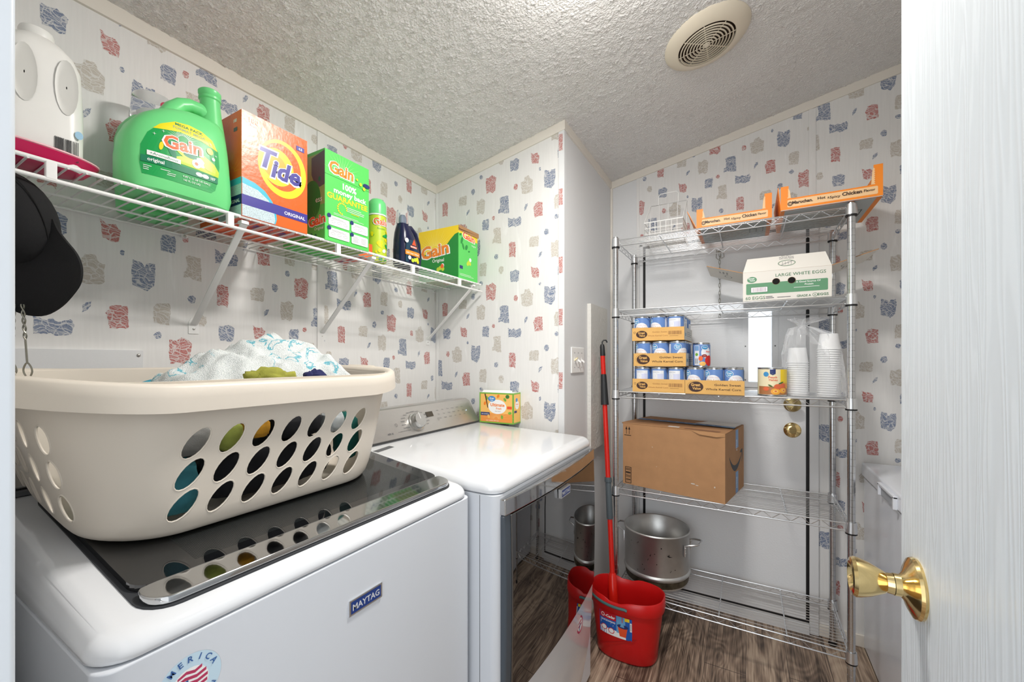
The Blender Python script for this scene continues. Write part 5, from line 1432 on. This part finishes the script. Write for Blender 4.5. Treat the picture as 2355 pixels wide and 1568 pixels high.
flap((-.001, sy, EH - .001), (0, -1, 0), (-.95, 0, .33), sy, .148, 'side_flap', 2)
# sponge on the second shelf
m = MB().prism([(0, 0), (.036, 0), (.036, .020), (.030, .026), (.006, .026), (0, .020)], 1, 0, .07, mat('dark_green_sponge', (74, 92, 52), 0.9, bump=(300, .001)))
m.build('scouring_sponge', loc=(-.408, 2.19, RZS[1] + .0005), bevel=.003, label='small dark green sponge at the left of the second shelf', category='sponge')

# ------------------------------------------------------------------ noodle trays on the top shelf
NO = mat('noodle_tray_orange', (240, 138, 40), 0.5); NT_ = mat('noodle_tray_tan', (236, 196, 148), 0.55); NB = mat('noodle_tray_print', (60, 38, 28), 0.5); NW = mat('noodle_tray_inner', (178, 172, 162), 0.7); NU = mat('noodle_tray_underside', (178, 186, 188), 0.6)
def noodle(name, label, x, y, w, d, hr, hl, lean, rotz):
    z0 = RZS[0] + (.001 if x < 0 else .0145)
    th = thing(name, label, 'tray', (x, y, z0), rotz)
    m = MB(); hf = .046; t = .0025
    m.box(0, w, 0, d, 0, t, NU)
    # front wall: low middle, tall corners
    m.prism([(0, t), (w, t), (w, hr), (w - .026, hr), (w - .027, hr - .026), (w - .032, hf + .004), (w - .036, hf), (.036, hf), (.032, hf + .004), (.027, hl - .026), (.026, hl), (0, hl)], 1, 0, t, NO)
    m.prism([(0, t), (w, t), (w, hr), (w - .026, hr), (w - .036, hf), (.036, hf), (.026, hl), (0, hl)], 1, d - t, d, NO)
    m.box(w - t, w, t, d - t, t, hr, NO)
    # left wall leans outwards
    m.hexa([(0 - lean * (k), yy, t + (hl - t) * k) if e == 0 else (t - lean * k, yy, t + (hl - t) * k) for k in (0, 1) for yy in (t, d - t) for e in (0, 1)], NO)
    p = Pen.plane(m, (0, 0, 0), (1, 0, 0), (0, 0, 1))
    p.poly(rrect(w / 2 + .004, .0255, w / 2 - .018, .0145, .004, 4), NT_)
    for a, s in ((.0, 1), (w, -1)):
        hh = hl if s > 0 else hr
        p.poly([(a + s * .022, hf + .001), (a + s * .0335, hf + .001), (a + s * .0295, hh - .018), (a + s * .0255, hh - .010), (a + s * .022, hh - .018)], NT_)
        for q in range(7):
            b = hf + .004 + q * (hh - hf - .02) / 7; p.poly([(a + s * .022, b), (a + s * .0255, b + .003), (a + s * .022, b + .006)], NO)
    k = w / .31
    p.ring(.031 * k, .024, .0085, .0085, .0022, NB); p.ring(.031 * k, .024, .005, .005, .0018, NB)
    p.text('Maruchan.', .071 * k, .0215, .0165, NB, bold=.035, fit=.066 * k); p.text('Hot', .131 * k, .0235, .0145, NB, bold=.02, fit=.024 * k); p.text('&', .152 * k, .0215, .011, NB); p.text('Spicy', .172 * k, .0205, .0125, NB, bold=.015, fit=.032 * k); p.text('Chicken', .222 * k, .0225, .018, NB, bold=.03, fit=.058 * k); p.text('Flavor', .272 * k, .0240, .0125, NB, bold=.015, fit=.032 * k)
    pb = Pen.plane(m, (0, 0, 0), (1, 0, 0), (0, 1, 0)); pb.nrm = lambda a, b: Vector((0, 0, -1))
    pb.rect(0, 0, w, .006, NO); pb.rect(0, 0, .014, d, NO); pb.rect(w - .016, 0, w, d, NO)
    for q in range(3): pb.poly([(w * .72 + q * .025, d * .4), (w * .72 + q * .025 + .003, d * .4), (w * .72 + q * .025 + .003, d * .62), (w * .72 + q * .025, d * .62)], BLACK)
    pb.poly([(w * .72, d * .4), (w * .72 + .053, d * .4), (w * .72 + .053, d * .415), (w * .72, d * .415)], BLACK)
    m.build('tray_body', th)
    return th
noodle('noodle_tray', 'orange noodle tray with leaning left wall on the top shelf centre', -.190, 1.992, .284, .262, .108, .088, .040, 0)
noodle('noodle_tray', 'larger orange noodle tray hanging over the right end of the top shelf', .122, 1.955, .310, .330, .118, .096, .010, math.radians(-.5))
PK = mat('noodle_pack_white', (232, 226, 218), 0.3); PKR = mat('noodle_pack_red', (180, 60, 40), 0.3)
for i in range(3):
    m = MB().loft([[(p_[0], p_[1], z) for p_ in rrect(0, 0, hx, .055, .008, 4)] for z, hx in ((0, .036), (.012, .040), (.030, .038), (.040, .034))], PK)
    p = Pen.plane(m, (0, 0, 0), (1, 0, 0), (0, 0, 1)); p.f = lambda a, b: Vector((a, -.0555, b)); p.rect(-.034, .022, -.018, .040, PKR); p.rect(.014, .026, .036, .040, PKR); p.text('Maruchan', .0, .029, .009, NB, bold=.02, fit=.052)
    m.build('noodle_pack', loc=(-.140 + i * .086, 2.056, RZS[0] + .0045), label='white and red noodle pack, %s of three in the centre tray' % ('left', 'middle', 'right')[i], category='noodle pack', group='noodle packs in the centre tray')

# white wire organiser
wb = thing('wire_organiser', 'thin white wire basket rack on the left of the top shelf', 'wire basket', (-.430, 2.06, RZS[0] + .0035))
WW = WIREWHITE; wr = .0018
m = MB(); w_, h1, h2, dd = .175, .215, .085, .150
m.tube([(0, dd, 0), (w_, dd, 0), (w_, dd, h1), (0, dd, h1)], wr * 1.5, WW, 6, True)
for i in range(1, 4): m.rod((w_ * i / 4, dd, 0), (w_ * i / 4, dd, h1), wr, WW, 5)
m.rod((0, dd, h1 * .5), (w_, dd, h1 * .5), wr, WW, 5)
m.tube([(.04, dd, h1), (.04, dd, h1 + .045), (.05, dd, h1 + .055), (w_ - .05, dd, h1 + .055), (w_ - .04, dd, h1 + .045), (w_ - .04, dd, h1)], wr * 1.3, WW, 6)
m.build('back_frame', wb)
m = MB()
for zz in (.0, .028, .056, .085): m.tube([(0, 0, zz), (w_, 0, zz), (w_, dd, zz), (0, dd, zz)], wr * (1.5 if zz in (0, .085) else 1), WW, 6, True)
for i in range(8): m.rod((w_ * i / 7, 0, 0), (w_ * i / 7, 0, h2), wr, WW, 5)
for i in range(7):
    m.rod((0, dd * i / 6, 0), (0, dd * i / 6, h2), wr, WW, 5); m.rod((w_, dd * i / 6, 0), (w_, dd * i / 6, h2), wr, WW, 5); m.rod((0, dd * i / 6, 0), (w_, dd * i / 6, 0), wr, WW, 5)
for x in (0, w_): m.rod((x, 0, h2), (x, dd, h1), wr * 1.4, WW, 6)
m.build('front_basket', wb)

# chain with a clip hanging behind the rack
ch = thing('hanging_chain', 'thin metal chain with a clip hanging behind the second shelf', 'chain', (-.117, 2.374, 1.862))
m = MB(); L_ = .020
for i in range(17):
    z = -i * L_ - .015; a = [(math.cos(t) * .0042, 0, math.sin(t) * L_ * .62) for t in [2 * PI * k / 12 for k in range(12)]]
    if i % 2: a = [(0, q[0], q[2]) for q in a]
    m.tube([(q[0], q[1], z + q[2]) for q in a], .0011, GALV, 5, True)
m.build('chain', ch)
m = MB().tube([(-.014, 0, .01), (-.016, 0, -.03), (-.006, 0, -.042), (.006, 0, -.03), (.004, 0, .01)], .0016, GALV, 6).tube([(.006, 0, .0), (.018, 0, -.004), (.020, 0, -.030), (.008, 0, -.036)], .0016, GALV, 6).box(-.010, .010, -.004, .004, -.006, .004, GALV)
m.build('clip', ch)

# ------------------------------------------------------------------ shipping box
bz = RZS[3] + .0012
sbx = thing('shipping_box', 'big brown cardboard shipping box with curved arrow print on the fourth shelf', 'box', (-.532, 2.052, bz), math.radians(-11.5))
m = MB(); sx, sy, hh = .466, .338, .298; t = .004
m.box(0, sx, 0, t, 0, hh, CARD); m.box(0, sx, sy - t, sy, 0, hh, CARD); m.box(0, t, t, sy - t, 0, hh, CARD); m.box(sx - t, sx, t, sy - t, 0, hh, CARD); m.box(.001, sx - .001, .001, sy - .001, 0, t, CARD)
BP = mat('box_black_print', (28, 20, 18), 0.6); TP = mat('blue_paper_tape', (110, 154, 204), 0.4); TPD = mat('dark_blue_tape', (36, 68, 138), 0.4); ABL = mat('arrow_dark_navy', (22, 34, 44), 0.5)
p = Pen.plane(m, (0, 0, 0), (1, 0, 0), (0, 0, 1))
for a in (.017, .032): p.rect(a, .248, a + .0025, .275, BP); p.poly([(a - .004, .270), (a + .0065, .270), (a + .00125, .286)], BP)
p.rect(.007, .240, .043, .243, BP)
p.rect(.012, .006, .044, .086, BP); p.rect(.015, .009, .041, .083, CARD); 
for i, b in enumerate((.014, .020, .024, .033, .037, .043, .052, .055, .058, .061, .070, .076)): p.rect(.016, b, .040, b + (.0028 if i % 3 else .0012), BP)
for (a, b, w, h) in ((.335, .062, .020, .006), (.352, .058, .014, .004), (.425, .064, .006, .008), (.15, .20, .006, .003), (.17, .11, .003, .003)): p.ell(a, b, w / 2, h / 2, mat('torn_paper_white', (206, 196, 184), 0.8), 7)
p = Pen.plane(m, (sx, 0, 0), (0, 1, 0), (0, 0, 1))
p.rect(.178, .208, .228, .292, TP); p.text('prime', .203, .222, .022, WH, bold=.02, rot=PI / 2); p.rect(.178, .002, .228, .100, TP); p.text('prime', .203, .05, .022, WH, bold=.02, rot=PI / 2)
# curved arrow
up = []; lo = []
for i in range(21):
    f = i / 20; a = .064 * (1 - f) ** 2 + 2 * f * (1 - f) * .165 + .290 * f * f; b = .188 * (1 - f) ** 2 + 2 * f * (1 - f) * .064 + .168 * f * f; w = .0015 + .0115 * math.sin(PI * f) ** .8
    up.append((a, b + w)); lo.append((a, b - w))
for i in range(20): p.poly([up[i], lo[i], lo[i + 1], up[i + 1]], ABL); p.k -= 1
p.k += 1
p.poly([(.258, .176), (.268, .186), (.300, .192), (.310, .186), (.308, .160), (.298, .128), (.292, .130), (.296, .158), (.292, .172), (.276, .176)], ABL)
m.build('carton', sbx)
m = MB()
vs = [(0, 0, hh + .001), (sx, 0, hh + .001), (sx, sy * .47, hh + .002), (sx * .5, sy * .47, hh + .003), (0, sy * .47, hh + .005), (-.012, .01, hh + .003)]
m.poly(vs, CARD); m.poly([(v[0], v[1], v[2] - .003) for v in vs][::-1], CARDIN)
m.add([(sx * .70, -.001, hh + .001), (sx * .78, -.006, hh - .012), (sx * .86, -.004, hh - .017), (sx * .93, -.006, hh - .016), (sx, -.001, hh - .012), (sx, 0, hh + .001)], [(0, 1, 2, 3, 4, 5)], CARDIN)
pt = Pen.plane(m, (0, 0, hh + .0025), (1, 0, 0), (0, 1, 0)); pt.rect(sx * .62, .018, sx * .94, .045, mat('box_top_print', (150, 108, 80), 0.6)); pt.rect(sx * .45, .030, sx * .56, .055, WHITEP)
m.build('front_flap', sbx)
m = MB(); vs = [(0, sy, hh + .001), (sx, sy, hh + .001), (sx, sy * .52, hh + .002), (0, sy * .52, hh + .006)]
m.poly(vs[::-1], CARD); m.poly([(v[0], v[1], v[2] - .003) for v in vs], CARDIN); m.build('back_flap', sbx)
m = MB(); r = random.Random(4); vs = []; n = 24
for i in range(n + 1):
    a = sx * (.02 + .98 * i / n); vs += [(a, sy * .44 + r.uniform(-.004, .004), hh + .0065), (a, sy * .56 + r.uniform(-.006, .006), hh + .0070)]
m.add(vs, [(2 * i, 2 * i + 2, 2 * i + 3, 2 * i + 1) for i in range(n)], TP)
for i in range(9): m.add([(sx * (.10 + .09 * i), sy * .475, hh + .0078), (sx * (.16 + .09 * i), sy * .48, hh + .0078), (sx * (.16 + .09 * i), sy * .515, hh + .0078), (sx * (.10 + .09 * i), sy * .51, hh + .0078)], [(0, 1, 2, 3)], TPD)
m.build('tape', sbx)
m = MB(); m.poly([(sx * .60, sy * .60, hh + .0062), (sx * .985, sy * .60, hh + .0040), (sx * .985, sy * .97, hh + .0022), (sx * .66, sy * .97, hh + .0026)], WHITEP); m.build('shipping_label', sbx)

# ------------------------------------------------------------------ stock pot
pot = thing('stock_pot', 'large worn aluminium stock pot with loop handles on the lowest shelf', 'pot', (-.392, 2.165, RZS[4] + .001))
m = MB(); R0 = .155
m.lathe([(.0001, .0), (R0 - .028, .0), (R0 - .014, .006), (R0 - .005, .022), (R0 - .003, .050)], SOOT, n=48, cap0=False, cap1=False)
m.lathe([(R0 - .003, .050), (R0 + .002, .056), (R0 + .0035, .064), (R0 - .001, .070), (R0 - .003, .073), (R0 - .001, .077), (R0 - .001, .255), (R0 + .0035, .258), (R0 + .004, .263), (R0, .266), (R0 - .0045, .263), (R0 - .005, .08), (R0 - .008, .010), (.0001, .008)], ALU, n=64, cap0=False, cap1=False)
pc = Pen.cyl(m, (0, 0, 0), R0 - .0008); MK = mat('burnt_mark', (26, 20, 16), 0.7)
pc.poly([(.075, .178), (.088, .186), (.084, .178), (.102, .172), (.084, .172)], MK)
r = random.Random(8)
for i in range(16): pc.ell(r.uniform(-.12, .12), r.uniform(.085, .22), r.uniform(.001, .003), r.uniform(.001, .006), MK, 7, rot=r.uniform(-.4, .4))
m.build('body', pot, angle=60)
for s, tg in ((1, 0), (-1, 0)):
    m = MB(); a = math.radians(-8) if s > 0 else math.radians(172)
    T = Matrix.Rotation(a, 4, 'Z')
    path = [(R0 + .003, -.052, .150), (R0 + .003, -.050, .200), (R0 + .012, -.048, .206), (R0 + .044, -.036, .212), (R0 + .052, -.026, .214), (R0 + .052, .026, .214), (R0 + .044, .036, .212), (R0 + .012, .048, .206), (R0 + .003, .050, .200), (R0 + .003, .052, .150)]
    path = [(x, y, z + .016) for x, y, z in path]
    path = [(x - (y * y) / (2 * R0) if i in (0, 1, 8, 9) else x, y, z) for i, (x, y, z) in enumerate(path)]
    m.tube([tuple(T @ Vector(q)) for q in path], .0045, CHROME, 8)
    for yy in (-.050, .050):
        for zz in (.181, .206): m.ball(tuple(T @ Vector((R0 - .003, yy, zz))), .005, ALU, 6)
    m.build('handle', pot)

# ------------------------------------------------------------------ mop bucket
GT = mat('grey_green_handle', (66, 104, 104), 0.4)
bk = thing('mop_bucket', 'red oval mop bucket with pictured label standing beside the dryer', 'bucket', (-.462, 1.850, .001))
def ov(hx, hy, z, e=2.5, n=56, zf=None):
    out = []
    for i in range(n):
        a = 2 * PI * i / n; c, s_ = math.cos(a), math.sin(a)
        x = hx * math.copysign(abs(c) ** (2 / e), c); y = hy * math.copysign(abs(s_) ** (2 / e), s_)
        out.append((x, y, z + (zf(x, y) if zf else 0)))
    return out
def rimz(x, y):
    d = .0
    if abs(x + .02) < .05: d -= .012 * min(1, (.05 - abs(x + .02)) / .012)
    return d + .008 * (abs(x) / .16) ** 2
m = MB(); loops = [ov(.118, .078, .0), ov(.126, .086, .002), ov(.130, .090, .010), ov(.136, .094, .08), ov(.146, .100, .16), ov(.152, .103, .222), ov(.153, .104, .2225), ov(.1605, .1105, .2225), ov(.1625, .1125, .232, zf=lambda x, y: rimz(x, y) * .5), ov(.161, .111, .268, zf=rimz), ov(.157, .107, .272, zf=rimz), ov(.154, .104, .268, zf=rimz), ov(.150, .100, .22), ov(.133, .091, .08), ov(.126, .086, .008)]
m.loft(loops, RED, True, True)
m.tube([(-.10, -.0895, .055), (-.03, -.0985, .085), (.05, -.098, .115), (.125, -.060, .150)], .0012, mat('red_plastic_dark', (150, 12, 16), 0.4), 6)
m.build('body', bk, angle=50)
m = MB()
def bf(a, b):
    hx = .136 + (b - .08) * .116; hy = .094 + (b - .08) * .07; e = 2.5; t = min(.995, abs(a) / hx)
    return Vector((a, -hy * (1 - t ** e) ** (1 / e) - .0006, b))
p = Pen(m, bf, lambda a, b: Vector((0, -1, 0)), .00006, .0006)
LBB = mat('label_blue', (34, 92, 178), 0.3); LBR = mat('label_red', (206, 30, 44), 0.3); LBL = mat('label_sky', (110, 170, 214), 0.3)
p.rect(-.098, .108, .045, .204, LBB, 14); p.rect(-.094, .108, .020, .135, WH, 10); p.rect(-.020, .130, .018, .204, LBL, 4)
p.rect(-.096, .176, -.022, .206, LBR, 8); p.ring(-.081, .190, .008, .009, .003, WH); p.text('-Cedar', -.048, .184, .0165, WH, bold=.04, fit=.046)
p.text('QUICKWRING', -.058, .164, .010, WH, bold=.03, fit=.066); p.lines(-.092, .158, -.03, 3, .004, .0015, WH)
p.ell(-.076, .135, .014, .013, LBR, 20); p.ell(-.076, .135, .011, .010, WH, 20); p.ell(-.043, .129, .014, .013, LBR, 20); p.ell(-.043, .129, .011, .010, WH, 20)
p.poly([(-.015, .165), (.028, .165), (.020, .118), (-.006, .118)], REDT); p.ell(.007, .163, .024, .009, NVY, 20); p.poly([(-.004, .160), (.014, .160), (.010, .182), (.002, .182)], LBL); p.rect(.004, .180, .007, .204, LBR)
p.rect(.016, .190, .036, .204, YEL, 2); p.rect(.0375, .130, .046, .204, LBB, 2); p.rect(.0375, .150, .0455, .188, WH, 2); p.bars(.0385, .154, .0445, .184, 8, GREYTXT)
m.build('label', bk)
m = MB(); pts = []
for i in range(25):
    a = math.radians(-80 - i * (200 / 24)); pts.append((-.010 + .160 * math.cos(a) * (1.0), .119 * math.sin(a), .246 + .020 * (1 - abs(math.sin(a)))))
pts = [(.028, -.1165, .243)] + pts + [(.028, .1165, .243)]
m.tube(pts, .0058, GT, 8); m.build('handle', bk)

# mop leaning in the bucket
mo = thing('mop', 'red mop pole with grey grips leaning in the red bucket', 'mop', (-.515, 1.852, .014))
A_ = Vector((-.515, 1.852, .014)); top = Vector((-.642, 2.058, 1.422)); dv = (top - A_)
def at(t): return tuple(A_ + dv * t - A_)
m = MB(); m.tube([at(.20), at(.93)], .0118, REDP, 14); m.build('pole', mo)
m = MB(); m.tube([at(.004), at(.01), at(.20), at(.208)], [.018, .0205, .0205, .014], REDP, 16); m.build('socket', mo)
m = MB(); m.tube([at(.375), at(.38), at(.495), at(.500)], [.0135, .0152, .0142, .0125], GREYG, 14); m.tube([at(.494), at(.500), at(.510)], [.017, .0175, .0165], GREYG, 14); m.build('lower_grip', mo)
m = MB(); m.tube([at(.755), at(.758), at(.855), at(.862)], [.0195, .0195, .0145, .0135], mat('black_grip', (38, 40, 42), 0.45), 14); m.build('upper_grip', mo)
m = MB(); m.tube([at(.928), at(.932), at(.962), at(.970)], [.0125, .0138, .0122, .0095], MATS['black_grip'], 12)
tp = A_ + dv * .97 - A_
m.tube([tuple(tp), tuple(tp + Vector((0, 0, .012))), tuple(tp + Vector((.006, .003, .022))), tuple(tp + Vector((.017, .009, .022))), tuple(tp + Vector((.022, .012, .010)))], .0038, MATS['black_grip'], 8); m.build('hanging_hook', mo)

# textured board on the side wall and the switch plate
m = MB().box(XJ + .0005, XJ + .020, 1.985, 2.262, .842, 1.585, mat('stippled_board', (216, 214, 208), 0.8, bump=(60, .004)))
m.build('foam_board', label='white rough textured board fixed to the side wall behind the mop', category='board')
pl_ = thing('switch_plate', 'white three gang light switch plate on the plain side wall', 'light switch', (XJ, 1.842, 1.300))
m = MB().box(.0004, .006, -.083, .083, -.060, .060, WHITEP); m.build('plate', pl_, bevel=.003)
for i, dz in enumerate((0, -.004, -.004)):
    y = -.047 + i * .047
    m = MB().box(.006, .0068, y - .006, y + .006, -.013, .013, WHITEP).hexa([(.0065 + .014 * k, y + e * .0042, (-.004 + .008 * j) + (.010 if i == 0 else -.010) * k) for k in (0, 1) for e in (-1, 1) for j in (0, 1)], mat('toggle_yellowed', (232, 220, 180), 0.4) if i == 0 else WHITEP)
    m.ball((.0062, y, .034), .0028, GREYTXT, 5, .4, 1, 1); m.ball((.0062, y, -.034), .0028, GREYTXT, 5, .4, 1, 1)
    m.build('toggle', pl_)

# ------------------------------------------------------------------ chest freezer
FZ = mat('freezer_paint', (228, 232, 240), 0.22, vary=(2.5, .03), coat=.2)
fr = thing('chest_freezer', 'white chest freezer with lid handle beside the right wall', 'freezer', (.73, 2.1, 0))
FO = Vector((.73, 2.1, 0))
m = MB().box(.460, 1.02, 1.842, 2.375, .018, .775, FZ); m.xf(lambda v: v - FO).build('cabinet', fr, bevel=.006)
m = MB().box(.452, 1.022, 1.834, 2.378, .782, .842, FZ); m.xf(lambda v: v - FO).build('lid', fr, bevel=.008)
MB().box(.462, 1.018, 1.845, 2.372, .774, .783, mat('gasket_grey', (150, 152, 156), 0.6)).xf(lambda v: v - FO).build('gasket', fr)
m = MB().box(.448, .456, 1.88, 2.06, .787, .826, GREYG if False else mat('recess_grey', (168, 172, 178), 0.5)).box(.440, .4525, 1.872, 1.885, .785, .830, FZ).box(.440, .4525, 2.055, 2.068, .785, .830, FZ).box(.440, .4525, 1.872, 2.068, .822, .832, FZ); m.xf(lambda v: v - FO).build('lid_handle', fr, bevel=.002)
for x in (.50, .98):
    for y in (1.88, 2.33): MB().lathe([(.018, 0), (.018, .02)], BLACK, (x, y, 0), 12).xf(lambda v: v - FO).build('foot', fr)
